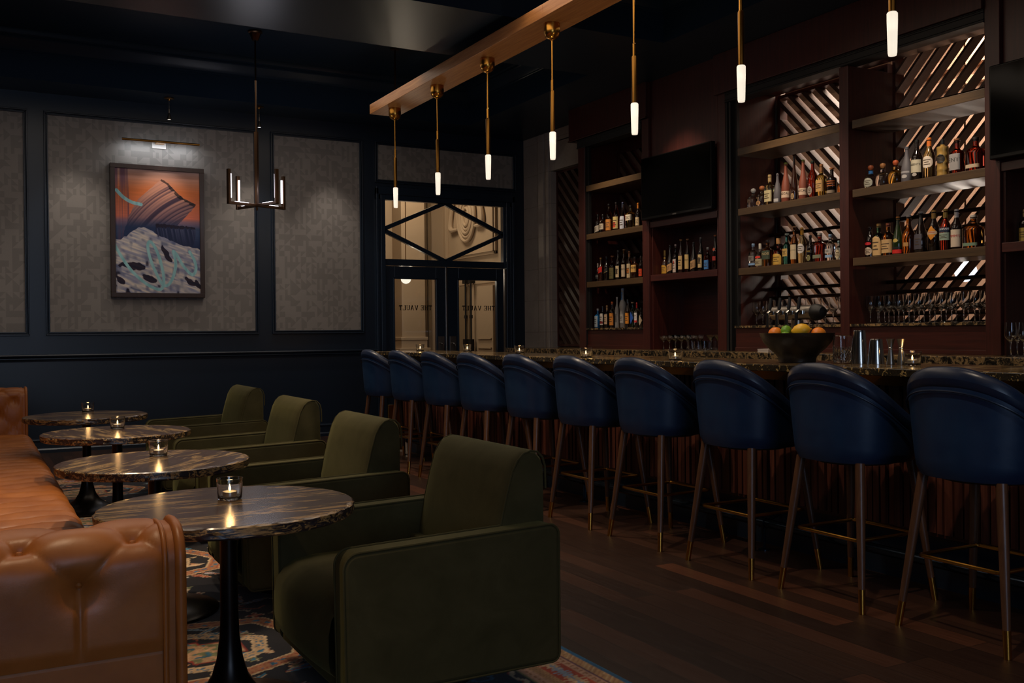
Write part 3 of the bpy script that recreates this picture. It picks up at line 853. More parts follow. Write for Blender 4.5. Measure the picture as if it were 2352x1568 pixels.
# ------------------------------------------------------------------ hanging beam and pendants
bm_ = thing('hanging_beam', 'long oak beam hung over the bar, carrying the glass pendants', 'beam light', (0, 0, 0))
MB().box(3.915, 4.235, 6.55, 10.31, 3.695, 3.80).box(3.915, 4.235, -.8, 6.548, 3.695, 3.80).build('beam', M['beam'], bm_, smooth=0, bevel=.003)
for y in (9.95, 6.0, 2.0):
    MB().tube([(4.075, y, 3.79), (4.075, y, CZ + .005)], .009, 8).lathe([(.05, 0), (.05, .012), (.0, .013)], 14, (4.075, y, CZ - .012)).build('suspension_rod', M['bronze'], bm_)
def make_pendant():
    p = thing('pendant_light', '', 'pendant', (0, 0, 0), 0, 'pendants under the oak beam')
    MB().lathe([(.0, .0), (.066, .0), (.067, -.055), (.064, -.08), (.054, -.102), (.036, -.118), (.016, -.125), (.012, -.133), (0, -.133)], 28).build('canopy', M['brass'], p)
    MB().lathe([(.0075, -.13), (.0075, -.44), (.012, -.445), (.012, -.535), (.0, -.536)], 12).build('rod', M['brass'], p)
    MB().lathe([(.0, -.53), (.015, -.53), (.019, -.54), (.019, -.862), (0, -.863)], 18).build('sleeve', M['brass_dark'], p)
    MB().lathe([(0, -.856), (.021, -.856), (.0265, -.863), (.0265, -.9), (.0225, -1.06), (.0195, -1.074), (0, -1.077)], 20).build('glass_tube', M['tube'], p)
    return p
pend = make_pendant()
PY = [9.93, 8.83, 7.757, 6.65, 5.556, 4.479, 3.38]
for i, y in enumerate(PY):
    lab = 'brass pendant with glowing glass tube, %s from the far end of the beam' % ORD[i]
    if i == 0:
        pend.location = (4.06, y, 3.695); pend['label'] = lab
    else:
        dup(pend, (4.06, y, 3.695), 0, lab)

# ------------------------------------------------------------------ chandelier
ch = thing('chandelier', 'bronze four-armed chandelier with upright light bars near the painting wall', 'chandelier', (2.579, 10.03, 2.575))
MB().lathe([(0, CZ - 2.575), (.075, CZ - 2.575), (.075, CZ - 2.59), (.06, CZ - 2.60), (.038, CZ - 2.66), (.03, CZ - 2.67), (0, CZ - 2.67)], 8).build('canopy', M['bronze'], ch)
MB().tube([(0, 0, .0), (0, 0, .75)], .022, 4).tube([(0, 0, .74), (0, 0, CZ - 2.66)], .0085, 10).tube([(0, 0, -.05), (0, 0, .0)], .012, 8).build('stem', M['bronze'], ch)
ends = [(-.291, -.08), (.128, -.312), (-.108, .365), (.309, .172)]
ang = math.atan2(.13, .30)
a_ = math.radians(21)
E4 = [(.335 * math.cos(a_ + k * PI / 2), .335 * math.sin(a_ + k * PI / 2)) for k in range(4)]
for k, (x, y) in enumerate(E4):
    an = math.atan2(y, x); Rm = Matrix.Rotation(an, 4, 'Z')
    arm = MB().box(0, .345, -.013, .013, -.014, .014, M=Rm).box(.318, .345, -.018, .018, -.014, .335, M=Rm).build('arm', M['bronze'], ch, smooth=0, bevel=.002)
    MB().tube([Rm @ Vector((.309, 0, .05)), Rm @ Vector((.309, 0, .29))], .0095, 10).build('light_bar', M['led'], arm)
    MB().box(.10, .26, -.007, .007, .0145, .019, M=Rm).build('arm_light', M['led'], arm, smooth=0)

# picture lamp and wall spots
pl = thing('picture_light', 'slim brass picture lamp mounted above the painting', 'picture light', (1.90, YB, 3.42))
MB().box(-.075, .075, -.02, -.004, -.045, .022).build('mount_plate', M['linen_white'], pl, smooth=0, bevel=.004)
MB().tube([(-.41, -.15, .012), (.42, -.15, .012)], .013, 12).build('bar', M['brass_dark'], pl)
MB().box(-.045, .05, -.15, -.01, .0, .018).build('arm', M['brass'], pl, smooth=0, bevel=.003)
MB().box(-.38, .39, -.1385, -.134, .004, .018).build('led_strip', emit('picture_led', '#dfe8f5', 4.0), pl, smooth=0)
for i, (x, y, lab) in enumerate(((1.953, 11.325, 'small brass spotlight hanging from the soffit above the painting'), (2.94, 11.29, 'small lit spotlight hanging from the soffit behind the chandelier stem'))):
    sl = thing('spotlight', lab, 'spotlight', (x, y, SZ), 0, 'spotlights along the painting wall')
    MB().lathe([(0, 0), (.052, 0), (.054, -.008), (.02, -.014), (.012, -.03), (0, -.03)], 18).build('ceiling_plate', M['brass_dark'], sl)
    MB().lathe([(.004, -.02), (.004, -.12), (.009, -.125), (.009, -.165), (.005, -.17), (0, -.17)], 10).build('stem', M['steel_brushed'], sl)
    MB().lathe([(0, -.165), (.008, -.168), (.014, -.185), (.024, -.225), (.026, -.238), (.02, -.238), (0, -.225)], 16).build('lamp_head', M['steel_brushed'], sl)
    MB().lathe([(0, -.2335), (.019, -.2335), (.019, -.236), (0, -.236)], 14).build('lamp_face', M['spot_face'] if i else M['globe'], sl)
# ------------------------------------------------------------------ sofa
sofa = thing('chesterfield_sofa', 'long tan leather sofa with tufted arms in the left foreground', 'sofa', (0, 0, 0))
def tuft(u, v, a, b):
    """diamond tufting: returns (puff, pit); buttons on a staggered grid"""
    p = (u / a + v / b); q = (u / a - v / b)
    sp_, sq = abs(math.sin(PI * p / 1.0)), abs(math.sin(PI * q / 1.0))
    return (sp_ * sq) ** .5
XA0, XA1 = -.62, .405
def arm(name_y, sgn):
    """tufted slab arm; outer face looks along -y*sgn"""
    yo = name_y
    T = .20; zb, zt = .545, .815; rt = .075
    path = []
    # profile from bottom of the tufted face up, over the rolled top and down inside: (offset from outer face, z, normal)
    for i in range(26):
        path.append((0, zb + (zt - rt - zb) * i / 25, -1, 0))
    for i in range(1, 19):
        a = PI / 2 * i / 18
        path.append((rt - rt * math.cos(a), zt - rt + rt * math.sin(a), -math.cos(a), math.sin(a)))
    for i in range(1, 7):
        path.append((rt + (T - 2 * rt) * i / 6, zt, 0, 1))
    for i in range(1, 13):
        a = PI / 2 * i / 12
        path.append((T - rt + rt * math.sin(a), zt - rt + rt * math.cos(a), math.sin(a), math.cos(a)))
    for i in range(1, 15):
        path.append((T, zt - rt - (zt - rt - .36) * i / 14, 1, 0))
    ss = [0]
    for i in range(1, len(path)):
        ss.append(ss[-1] + math.hypot(path[i][0] - path[i - 1][0], path[i][1] - path[i - 1][1]))
    nu = 150
    P_ = []
    a, b = .228, .115
    b0x, b0s = .200, .160        # a button at x=.155, arc length .155
    for i in range(nu + 1):
        x = XA0 + (XA1 - .02 - XA0) * i / nu
        row = []
        for (o, z, ny, nz), s in zip(path, ss):
            du, dv = x - b0x, s - b0s
            # buttons at (k*a, 0), ((k+.5)*a, b), (k*a, 2b)...
            p = du / a + dv / (2 * b); q = du / a - dv / (2 * b)
            if dv >= 0:
                puff = (abs(math.sin(PI * p)) * abs(math.sin(PI * q))) ** .27
                # distance to nearest button
                best = 9
                for kk in range(0, 5):
                    off = 0 if kk % 2 == 0 else a / 2
                    dx = (du - off + a / 2) % a - a / 2
                    best = min(best, math.hypot(dx, dv - kk * b))
            else:
                dx = (du + a / 2) % a - a / 2
                k_ = min(1, -dv / .05)
                puff0 = (abs(math.sin(PI * du / a)) ** 2) ** .27
                seam = 1 - .6 * math.exp(-(dx / .006) ** 2)
                puff = puff0 * (1 - k_) + k_ * (0.9 * seam)
                best = math.hypot(dx, dv)
            wr = .0016 * math.sin(38 * x + 9 * math.sin(14 * s)) * math.exp(-best / .05)
            h = .017 * puff - .030 * math.exp(-(best / .026) ** 1.2) + wr - .006
            h *= min(1, (XA1 - .02 - x) / .03 + .25)
            edge = min(1, s / .03); h = h * edge
            row.append((x, yo + sgn * o + sgn * ny * h, z + nz * h))
        P_.append(row)
    arm_o = MB().grid(P_).build('arm', M['tan'], sofa, smooth=75)
    # button pins
    for kk, sv in ((0, b0s), (1, b0s + b), (2, b0s + 2 * b)):
        j = min(range(len(ss)), key=lambda i: abs(ss[i] - sv)); o, z, ny, nz = path[j]
        for k in range(-4, 2):
            x = b0x + k * a + (a / 2 if kk % 2 else 0)
            if XA0 < x < XA1 - .04:
                c = (x, yo + sgn * o - sgn * ny * .026, z - nz * .026)
                MB().lathe([(0, -.008), (.006, -.006), (.009, 0), (.006, .006), (0, .008)], 10, c).build('button', M['tan'], arm_o)
    # end board with piped edge, lower rail and inside panel
    prof = [(yo + sgn * o, z) for (o, z, ny, nz) in path if z > .5]
    full = [(yo, .09)] + prof + [(yo + sgn * T, .09)]
    MB().prism([(y + sgn * .0, z) for y, z in full], 0, XA1 - .03, XA1 + .012).build('end_panel', M['tan'], sofa, smooth=40, bevel=.008)
    pts = [(XA1 + .004, y - sgn * .004, z) for y, z in [(yo, .1), (yo, .3)] + prof[::3] + [(yo + sgn * T, .4)]]
    MB().tube(pts, .0125, 10).tube([(p[0] - .034, p[1] - sgn * .004, p[2] + .002) for p in pts], .006, 8).build('piping', M['tan'], sofa, smooth=60)
    MB().box(XA0, XA1 - .02, min(yo, yo + sgn * T), max(yo, yo + sgn * T), .09, .55).build('arm_rail', M['tan'], sofa, smooth=0, bevel=.012)
    return arm_o
SY0, SY1 = 2.30, 9.30
arm(SY0, 1)
arm(SY1 + .20, -1)
# ribbed seat
P_ = []
nx, ny = 44, 620
for j in range(ny + 1):
    y = SY0 + .17 + (SY1 - SY0 - .14) * j / ny
    row = []
    for i in range(nx + 1):
        u = i / nx
        # path: flat seat from back to front, then rolls over the front edge
        if u < .72:
            x = -.45 + (.36 + .45) * u / .72; z = .405; nxv, nzv = 0, 1
        else:
            a = (u - .72) / .28 * 2.0
            if a < PI / 2:
                x = .36 + .065 * math.sin(a); z = .34 + .065 * math.cos(a); nxv, nzv = math.sin(a), math.cos(a)
            else:
                x = .425; z = .34 - (a - PI / 2) * .35; nxv, nzv = 1, 0
        wob = .014 * math.sin(y * 3.1 + x * 9) + .018 * math.sin(x * 21 + y * 2.3) * math.sin(y * 1.7)
        ph = (y + wob) / .172
        h = .030 * abs(math.sin(PI * ph)) ** .6
        # gathered pleats between the ribs
        k = math.floor(ph)
        t = (x + (.11 if k % 2 else 0)) / .22
        h += .006 * abs(math.sin(PI * t)) ** .6 - .004
        h += .0022 * math.sin(x * 60 + k * 2.1) * math.exp(-(abs((ph - k) - .5) * 2 - 1) ** 2 / .05)
        row.append((x + nxv * h, y, z + nzv * h))
    P_.append(row)
MB().grid(P_).build('seat', M['tan'], sofa, smooth=75)
MB().box(-.62, .40, SY0 + .1, SY1 + .1, .10, .30).build('base', M['tan'], sofa, smooth=0, bevel=.015)
# back (behind the frame edge) with rounded top
MB().prism([(-.72, .09), (-.45, .09), (-.44, .40), (-.50, .74), (-.54, .80), (-.60, .825), (-.67, .80), (-.72, .74)], 1, SY0, SY1 + .2).build('back', M['tan'], sofa, smooth=50)
for k in range(8):
    y = SY0 + .1 if k < 2 else (4.6 if k < 4 else (7.0 if k < 6 else SY1 + .1)); x = -.62 if k % 2 else .34
    MB().lathe([(.022, 0.012), (.028, .1)], 12, (x, y, 0)).build('foot', M['leg'], sofa)

# ------------------------------------------------------------------ pedestal tables
def make_table():
    t = thing('pedestal_table', '', 'table', (0, 0, 0), 0, 'round marble tables in front of the sofa')
    n = 120; R0 = .408; zt, zb = .683, .645
    r1 = np.random.RandomState(5)
    ph = r1.uniform(0, 6.28, 14)
    def rad(a, z):
        return R0 + sum(.0011 * math.sin((k * 5 + 7) * a + ph[k] + z * 300 * (1 if k % 2 else -1)) for k in range(14)) * .8
    P_ = []
    zs = [(.0, zt, 0), (.5, zt, 0), (.93, zt, 0), (.985, zt, 0), (1.0, zt - .004, 1), (1.0, zt - .012, 1), (1.0, zt - .022, 1), (1.0, zb + .006, 1), (.985, zb, 0), (.5, zb, 0), (0, zb, 0)]
    for i in range(n):
        a = 2 * PI * i / n
        P_.append([(rad(a, z) * s * math.cos(a) if k else R0 * s * math.cos(a), rad(a, z) * s * math.sin(a) if k else R0 * s * math.sin(a), z) for s, z, k in zs])
    MB().grid(P_[0:0] + P_, wrap_u=True)
    top = MB(); edge = MB()
    top.grid([p[:5] for p in P_], wrap_u=True)
    edge.grid([p[4:] for p in P_], wrap_u=True)
    tp = top.build('tabletop', M['marble'], t, smooth=30)
    edge.build('rough_edge', M['marble_edge'], tp, smooth=30)
    MB().lathe([(0, .001), (.27, .001), (.272, .012), (.262, .02), (.2, .032), (.13, .052), (.085, .082), (.058, .125), (.042, .18), (.032, .25), (.0285, .33), (.0285, .60), (.0285, .645)], 48).build('pedestal', M['black'], t)
    MB().lathe([(0, .633), (.16, .633), (.165, .639), (.165, .645), (0, .645)], 32).build('mounting_plate', M['black'], t)
    return t
tab = make_table()
TP = [(.735, 3.27), (.715, 4.61), (.745, 6.14), (.715, 7.56)]
TL = ['nearest round brown marble table, in front of the tan sofa arm', 'second round brown marble table from the front', 'third round brown marble table from the front', 'farthest round brown marble table, by the far sofa arm']
for i, (x, y) in enumerate(TP):
    if i == 0:
        tab.location = (x, y, .012); tab['label'] = TL[0]
    else:
        dup(tab, (x, y, .012), .9 * i, TL[i])

# ------------------------------------------------------------------ votive candles
def make_votive():
    c = thing('votive_candle', '', 'candle', (0, 0, 0), 0, 'glass votive candles')
    MB().lathe([(0, .0), (.037, .0), (.0395, .004), (.044, .069), (.0445, .072), (.0425, .072), (.0378, .012), (.034, .008), (0, .007)], 32).build('glass_cup', M['glass'], c, smooth=50)
    MB().lathe([(0, .0085), (.024, .0085), (.0245, .026), (.0235, .0265), (.0228, .024), (0, .0235)], 24).build('tealight', M['alu'], c)
    MB().lathe([(0, .0238), (.0222, .0238), (.0222, .0252), (0, .0254)], 20).build('wax', M['wax'], c)
    MB().lathe([(0, .026), (.0022, .028), (.0042, .034), (.0036, .041), (.0015, .049), (0, .053)], 10).build('flame', M['flame'], c)
    return c
vot = make_votive()
VP = [(.764, 3.372, .695, 'glass votive candle on the nearest marble table'), (.759, 4.78, .695, 'glass votive candle on the second marble table'),
      (.77, 6.321, .695, 'glass votive candle on the third marble table'), (.752, 7.83, .695, 'glass votive candle on the farthest marble table'),
      (4.10, 9.40, 1.07, 'votive candle on the bar between the two farthest stools'), (4.30, 8.70, 1.07, 'votive candle on the bar behind the third and fourth farthest stools'),
      (4.164, 7.406, 1.07, 'votive candle on the bar in front of the stone pilaster'), (3.80, 5.80, 1.07, 'votive candle on the bar below the far bay of bottles'),
      (3.84, 4.85, 1.07, 'votive candle on the bar in front of the stemmed coupe glasses'), (4.12, 3.32, 1.07, 'votive candle on the bar beside the steel jiggers')]
for i, (x, y, z, lab) in enumerate(VP):
    if i == 0:
        vot.location = (x, y, z); vot['label'] = lab
    else:
        dup(vot, (x, y, z), 0, lab)
    l = bpy.data.lights.new('candle_light', 'POINT'); l.energy = .22; l.color = (1, .55, .2); l.shadow_soft_size = .012
    o = bpy.data.objects.new('candle_light', l); C.objects.link(o); o.location = (x, y, z + .085)

# ------------------------------------------------------------------ armchairs
def make_chair():
    a = thing('armchair', '', 'armchair', (0, 0, 0), 0, 'green velvet armchairs')
    # local: front looks along -x, x from 0 (front) to .80 (back), y from -.41 (near) to .41
    W, T = .415, .095
    for s in (-1, 1):
        ya, yb = (s * W, s * (W - T)); y0, y1 = min(ya, yb), max(ya, yb)
        # arm panel: top rises slightly to the back, rounded corners
        def corner(cx, cz, r, a0, a1, n=6):
            return [(cx + r * math.cos(a0 + (a1 - a0) * i / n), cz + r * math.sin(a0 + (a1 - a0) * i / n)) for i in range(n + 1)]
        poly = corner(.055, .135, .03, PI, 1.5 * PI, 4) + corner(.775, .135, .03, 1.5 * PI, 2 * PI, 4) + corner(.765, .545, .04, 0, PI / 2) + corner(.07, .515, .05, PI / 2, PI)
        ap = MB().prism(poly, 1, y0, y1).build('arm', M['velvet'], a, smooth=50, bevel=.014, seg=3)
        for yy in (y0 + .004, y1 - .004):
            MB().tube([(x, yy, z) for x, z in poly], .0042, 6, closed=True).build('piping', M['velvet'], ap)
    # seat: deep block with a bulging front
    P_ = []
    prof = [(.62, .405), (.4, .415), (.16, .413), (.08, .402), (.036, .378), (.010, .34), (0, .29), (0, .21), (.004, .175), (.022, .155)]
    ys = [-1 + 2 * i / 24 for i in range(25)]
    for yv in ys:
        e = 1 - abs(yv) ** 10 * .5
        k = (1 - yv * yv)
        P_.append([(x - .018 * k * (1 if x < .2 else 0), yv * (W - T), z + .012 * k * (1 if z > .38 else 0)) for x, z in prof])
    MB().grid(P_).build('seat_cushion', M['velvet'], a, smooth=60)
    MB().box(.03, .78, -(W - T), W - T, .105, .16).build('front_rail', M['velvet'], a, smooth=0, bevel=.008)
    # back: side profile in (x, z)
    prof = [(.585, .36), (.598, .50), (.618, .60), (.64, .69), (.662, .765), (.683, .805), (.708, .828), (.736, .837), (.765, .832), (.785, .812), (.795, .78), (.797, .70), (.797, .30)]
    yb = W - T + .01
    P_ = []
    ys = [-1, -.995, -.97, -.9, -.7, -.35, 0, .35, .7, .9, .97, .995, 1]
    for yv in ys:
        k = .012 * (1 - yv ** 4); sh = .012 * max(0, abs(yv) - .95) / .05
        P_.append([((x - k if x < .70 else x) + (sh if x < .70 else -sh * .5), yv * yb, z - (sh if z > .8 else 0)) for x, z in prof])
    m = MB().grid(P_)
    for e in (0, len(ys) - 1):
        base = e * len(prof); q = tuple(base + i for i in range(len(prof)))
        m.f.append(q); m.m.append(0)
    bk = m.build('backrest', M['velvet'], a, smooth=48)
    for s in (-1, 1):
        MB().tube([(x + .006, s * (yb - .004), z - .004) for x, z in prof[:12]], .0042, 6).build('piping', M['velvet'], bk)
    MB().box(.55, .797, -(W - T), W - T, .11, .45).build('back_panel', M['velvet'], a, smooth=0, bevel=.01)
    MB().lathe([(0, .012), (.25, .012), (.25, .11), (0, .11)], 40, (.40, 0, 0)).build('swivel_base', M['bronze'], a)
    return a
chair = make_chair()
CP = [(.985, 3.325), (1.045, 4.80), (1.15, 6.38), (1.225, 8.05)]
CL = ['nearest olive velvet armchair with its side to the viewer', 'second olive velvet armchair from the front', 'third olive velvet armchair from the front', 'farthest olive velvet armchair, close to the navy wall']
for i, (x, y) in enumerate(CP):
    if i == 0:
        chair.location = (x, y, .0); chair['label'] = CL[0]
    else:
        dup(chair, (x, y, 0), 0, CL[i])

# ------------------------------------------------------------------ painted surfaces (rug, picture): a fine mesh whose points carry the woven / painted colour
def painted(name, img, P3, mat, parent=None):
    """img (h, w, 3) in sRGB 0..1; P3(u, v) gives the point for u, v in 0..1 (numpy arrays)"""
    h, w, _ = img.shape
    uu, vv = np.meshgrid(np.linspace(0, 1, w), np.linspace(0, 1, h))
    pts = P3(uu, vv).reshape(-1, 3)
    idx = np.arange(h * w).reshape(h, w)
    f = np.stack([idx[:-1, :-1], idx[:-1, 1:], idx[1:, 1:], idx[1:, :-1]], -1).reshape(-1, 4)
    me = bpy.data.meshes.new(name)
    me.vertices.add(len(pts)); me.vertices.foreach_set('co', pts.astype(np.float32).ravel())
    me.loops.add(f.size); me.loops.foreach_set('vertex_index', f.ravel().astype(np.int32))
    me.polygons.add(len(f)); me.polygons.foreach_set('loop_start', (np.arange(len(f)) * 4).astype(np.int32))
    me.update(calc_edges=True)
    ca = me.color_attributes.new('paint', 'FLOAT_COLOR', 'POINT')
    a = np.clip(img, 0, 1); l = np.where(a <= .04045, a / 12.92, ((a + .055) / 1.055) ** 2.4)
    rgba = np.concatenate([l.reshape(-1, 3), np.ones((h * w, 1))], 1).astype(np.float32)
    ca.data.foreach_set('color', rgba.ravel())
    me.materials.append(mat)
    o = bpy.data.objects.new(name, me); C.objects.link(o)
    if parent is not None: o.parent = parent
    return o
def paint_mat(name, rough, sheen=0, bumps=0):
    m, nt, b = new_mat(name)
    at = N(nt, 'ShaderNodeAttribute'); at.attribute_name = 'paint'
    L(nt, at.outputs['Color'], b.inputs['Base Color']); sp(b, rough=rough, sheen=sheen, spec=.2)
    if bumps: bump(nt, b, noise(nt, coords(nt, (1, 1, 1)), 500, 2), bumps, .003)
    return m
def H(c):
    c = c.lstrip('#'); return np.array([int(c[i:i + 2], 16) / 255 for i in (0, 2, 4)])
def vnoise(x, y, seed=0):
    """smooth value noise on numpy arrays"""
    r = np.random.RandomState(seed); T_ = r.rand(256, 256)
    xi, yi = np.floor(x).astype(int), np.floor(y).astype(int); fx, fy = x - xi, y - yi
    fx = fx * fx * (3 - 2 * fx); fy = fy * fy * (3 - 2 * fy)
    g = lambda a, b: T_[a % 256, b % 256]
    return (g(xi, yi) * (1 - fx) + g(xi + 1, yi) * fx) * (1 - fy) + (g(xi, yi + 1) * (1 - fx) + g(xi + 1, yi + 1) * fx) * fy
def inpoly(X, Y, poly):
    r = np.zeros(X.shape, bool); n = len(poly)
    for i in range(n):
        (x1, y1), (x2, y2) = poly[i - 1], poly[i]
        if y1 == y2: continue
        c = ((y1 > Y) != (y2 > Y)) & (X < (x2 - x1) * (Y - y1) / (y2 - y1) + x1)
        r ^= c
    return r
def dline(X, Y, pts):
    d = np.full(X.shape, 9.0)
    for (x1, y1), (x2, y2) in zip(pts[:-1], pts[1:]):
        dx, dy = x2 - x1, y2 - y1; l2 = dx * dx + dy * dy + 1e-12
        t = np.clip(((X - x1) * dx + (Y - y1) * dy) / l2, 0, 1)
        d = np.minimum(d, np.hypot(X - x1 - t * dx, Y - y1 - t * dy))
    return d

# rug -------------------------------------------------------------
RX0, RX1, RY0, RY1 = -.55, 2.03, 1.2, 9.35
STEP = .0085
w_, h_ = int((RX1 - RX0) / STEP), int((RY1 - RY0) / STEP)
X, Y = np.meshgrid(np.linspace(RX0, RX1, w_), np.linspace(RY0, RY1, h_))
rg = np.random.RandomState(3)
Xw = X + .006 * (vnoise(X * 30, Y * 30, 1) - .5); Yw = Y + .006 * (vnoise(X * 30, Y * 30, 2) - .5)
img = np.zeros((h_, w_, 3)); img[:] = H('#17161b')
def put(mask, col): img[mask] = H(col)
PAL = ['#b98761', '#c9a27a', '#9c3f2a', '#2f6c8c', '#8fa6b8', '#cdb28a', '#7c7d55', '#c7b59a', '#a5522f', '#4a86a5']
navy_f = vnoise(X * 1.2, Y * 1.2, 9) > .5
img[navy_f] = H('#191d2b')
def motif_flower(cx, cy, r, c1, c2, n=5):
    d = np.hypot(Xw - cx, Yw - cy); a = np.arctan2(Yw - cy, Xw - cx)
    rr = r * (.72 + .28 * np.cos(n * a))
    put(d < rr * 1.18, '#c7b59a'); put(d < rr, c1); put(d < r * .38, c2)
def motif_leaf(cx, cy, l, w, ang, c1, c2):
    ca, sa = math.cos(ang), math.sin(ang)
    u = (Xw - cx) * ca + (Yw - cy) * sa; v = -(Xw - cx) * sa + (Yw - cy) * ca
    e = np.abs(v) - w * np.clip(1 - (u / l) ** 2, 0, 1) * (.8 + .2 * np.sign(np.sin(u * 90)))
    ins = (np.abs(u) < l)
    put(ins & (e < .005), '#bda384'); put(ins & (e < 0), c1); put(ins & (np.abs(v) < w * .2), c2)
for k in range(1150):
    cx, cy = rg.uniform(RX0, RX1), rg.uniform(RY0, RY1); t = rg.rand(); c1, c2 = PAL[rg.randint(len(PAL))], PAL[rg.randint(len(PAL))]
    sl = (slice(max(0, int((cy - .2 - RY0) / STEP)), int((cy + .2 - RY0) / STEP)), slice(max(0, int((cx - .2 - RX0) / STEP)), int((cx + .2 - RX0) / STEP)))
    X_, Y_, im_ = Xw, Yw, img
    Xw, Yw, img = X_[sl], Y_[sl], im_[sl]
    if Xw.size:
        if t < .4: motif_flower(cx, cy, rg.uniform(.018, .042), c1, c2, rg.randint(4, 7))
        elif t < .8: motif_leaf(cx, cy, rg.uniform(.04, .10), rg.uniform(.010, .026), rg.uniform(0, PI), c1, c2)
        else:
            p = [(cx, cy)]
            for q in range(4): p.append((p[-1][0] + rg.uniform(-.06, .06), p[-1][1] + rg.uniform(-.04, .04)))
            put(dline(Xw, Yw, p) < .006, c1)
    Xw, Yw, img = X_, Y_, im_
# angular salmon ribbons and stepped medallions along the centre
def ribbon(pts, w, col, edge='#c9b08c', line=None):
    d = dline(Xw, Yw, pts)
    put(d < w + .009, edge); put(d < w, col)
    if line:
        put((d < w * .62) & (d > w * .5), line)
    a = (d < w * .42) & (np.sin(Xw * 75) * np.sin(Yw * 75) > .35)
    put(a, '#2f6c8c')
def ctr(cy, s=1.0):
    cx = .78
    ribbon([(cx - .72, cy - .16 * s), (cx - .34, cy - .30 * s), (cx + .02, cy - .33 * s), (cx + .34, cy - .20 * s), (cx + .42, cy + .05), (cx + .30, cy + .28 * s), (cx - .06, cy + .35 * s), (cx - .42, cy + .27 * s), (cx - .72, cy + .1)], .034, '#a87350', line='#8f3424')
    ribbon([(cx - .3, cy - .16 * s), (cx, cy - .2 * s), (cx + .2, cy - .10 * s), (cx + .24, cy + .06), (cx, cy + .2 * s), (cx - .3, cy + .12 * s)], .022, '#c3a37c', line='#2f6c8c')
    st = [(cx - .2, cy - .1), (cx - .05, cy - .1), (cx - .05, cy - .14), (cx + .08, cy - .14), (cx + .08, cy - .08), (cx + .15, cy - .08), (cx + .15, cy + .08), (cx, cy + .08), (cx, cy + .12), (cx - .2, cy + .12)]
    put(dline(Xw, Yw, st + st[:1]) < .010, '#8f2f20'); put(inpoly(Xw, Yw, st), '#b58f6c')
    put(inpoly(Xw, Yw, st) & (vnoise(Xw * 40, Yw * 40, 5) > .62), '#6f7350')
    put(inpoly(Xw, Yw, st) & (vnoise(Xw * 40, Yw * 40, 6) > .75), '#35647a')
for cy, s in ((2.35, 1), (3.95, 1.1), (5.55, 1), (7.1, 1), (8.45, .8)):
    ctr(cy, s)
for cy in (3.17, 4.75, 6.35, 7.8):
    for q in range(22):
        cx2 = .80 + .075 * (q % 5) - .15; cy2 = cy + .07 * (q // 5) - .14 + (.03 if q % 2 else 0)
        X_, Y_, im_ = Xw, Yw, img
        sl = (slice(int((cy2 - .1 - RY0) / STEP), int((cy2 + .1 - RY0) / STEP)), slice(int((cx2 - .1 - RX0) / STEP), int((cx2 + .1 - RX0) / STEP)))
        Xw, Yw, img = X_[sl], Y_[sl], im_[sl]; motif_flower(cx2, cy2, .022, '#c8b8a0', '#7d2a22', 4); Xw, Yw, img = X_, Y_, im_
# blue lattice panel between the far tables
for k in range(6):
    x0 = .15 + k * .2
    for cy in (6.55,):
        put((np.abs(Yw - cy) < .34) & (np.abs(((Xw - x0) - .35 * (Yw - cy)) % .4 - .2) < .036), '#2f6f92')
        put((np.abs(Yw - cy) < .34) & (np.abs(np.abs(((Xw - x0) - .35 * (Yw - cy)) % .4 - .2) - .045) < .008), '#c9b08c')
# border, measured as distance from the outer edge
D = np.minimum(np.minimum(X - RX0, RX1 - X), np.minimum(Y - RY0, RY1 - Y))
along = np.where((RX1 - X == D) | (X - RX0 == D), Y, X)
def band(a, b, c):
    m_ = (D >= a) & (D < b); put(m_, c); return m_
band(0, .018, '#2b6288')
m_ = band(.018, .064, '#b98f5e'); put(m_ & (((along + D * 1.0) % .024) < .010), '#a5764e'); put(m_ & (((along + D) % .024) < .004), '#c7a67c')
band(.064, .070, '#5b2f48')
m_ = band(.070, .105, '#bd9377'); put(m_ & (np.hypot((along % .03) - .015, D - .088) < .0075), '#8f5f3a')
m_ = band(.105, .205, '#a9431f')
zz = np.abs(((along / .19) % 1) - .5) * 2
put(m_ & (np.abs(D - .155) < .052 * (1 - zz) * (.75 + .25 * np.sign(np.sin(along * 260)))), '#cfae86')
put(m_ & (np.abs(D - .155) < .034 * (zz) * (.7 + .3 * np.sign(np.sin(along * 300)))), '#8d9cb0')
m_ = band(.205, .24, '#b98f5e'); put(m_ & (((along - D) % .024) < .010), '#a5764e')
band(.24, .246, '#5b2f48')
m_ = band(.246, .282, '#bd9377'); put(m_ & (np.hypot((along % .03) - .015, D - .264) < .0075), '#8f5f3a')
band(.282, .296, '#7b7a4c')
zg = .034 * np.abs(((along / .11) % 1) - .5) * 2
m_ = (D > .296) & (D < .34); put(m_, '#17161b'); put(m_ & (np.abs(D - .31 - zg) < .012), '#c3b090'); put(m_ & (np.abs(D - .324 - zg) < .004), '#a0402a')
img *= (.9 + .2 * vnoise(X * 60, Y * 9, 20))[..., None]
img = np.clip(img * (.93 + .14 * rg.rand(h_, w_, 1)), 0, 1)
rug_m = paint_mat('woven_rug', .95, .2, .5)
rug = painted('patterned_rug', img, lambda u, v: np.stack([RX0 + (RX1 - RX0) * u, RY0 + (RY1 - RY0) * v, np.full(u.shape, .012)], -1), rug_m)
tag(rug, 'large dark patterned wool rug with red and tan border under the tables', 'rug')
m = MB().box(RX0, RX1, RY0, RY1, 0.001, .0115).build('backing', simple('rug_backing', '#2b5a80', .9), rug, smooth=0)

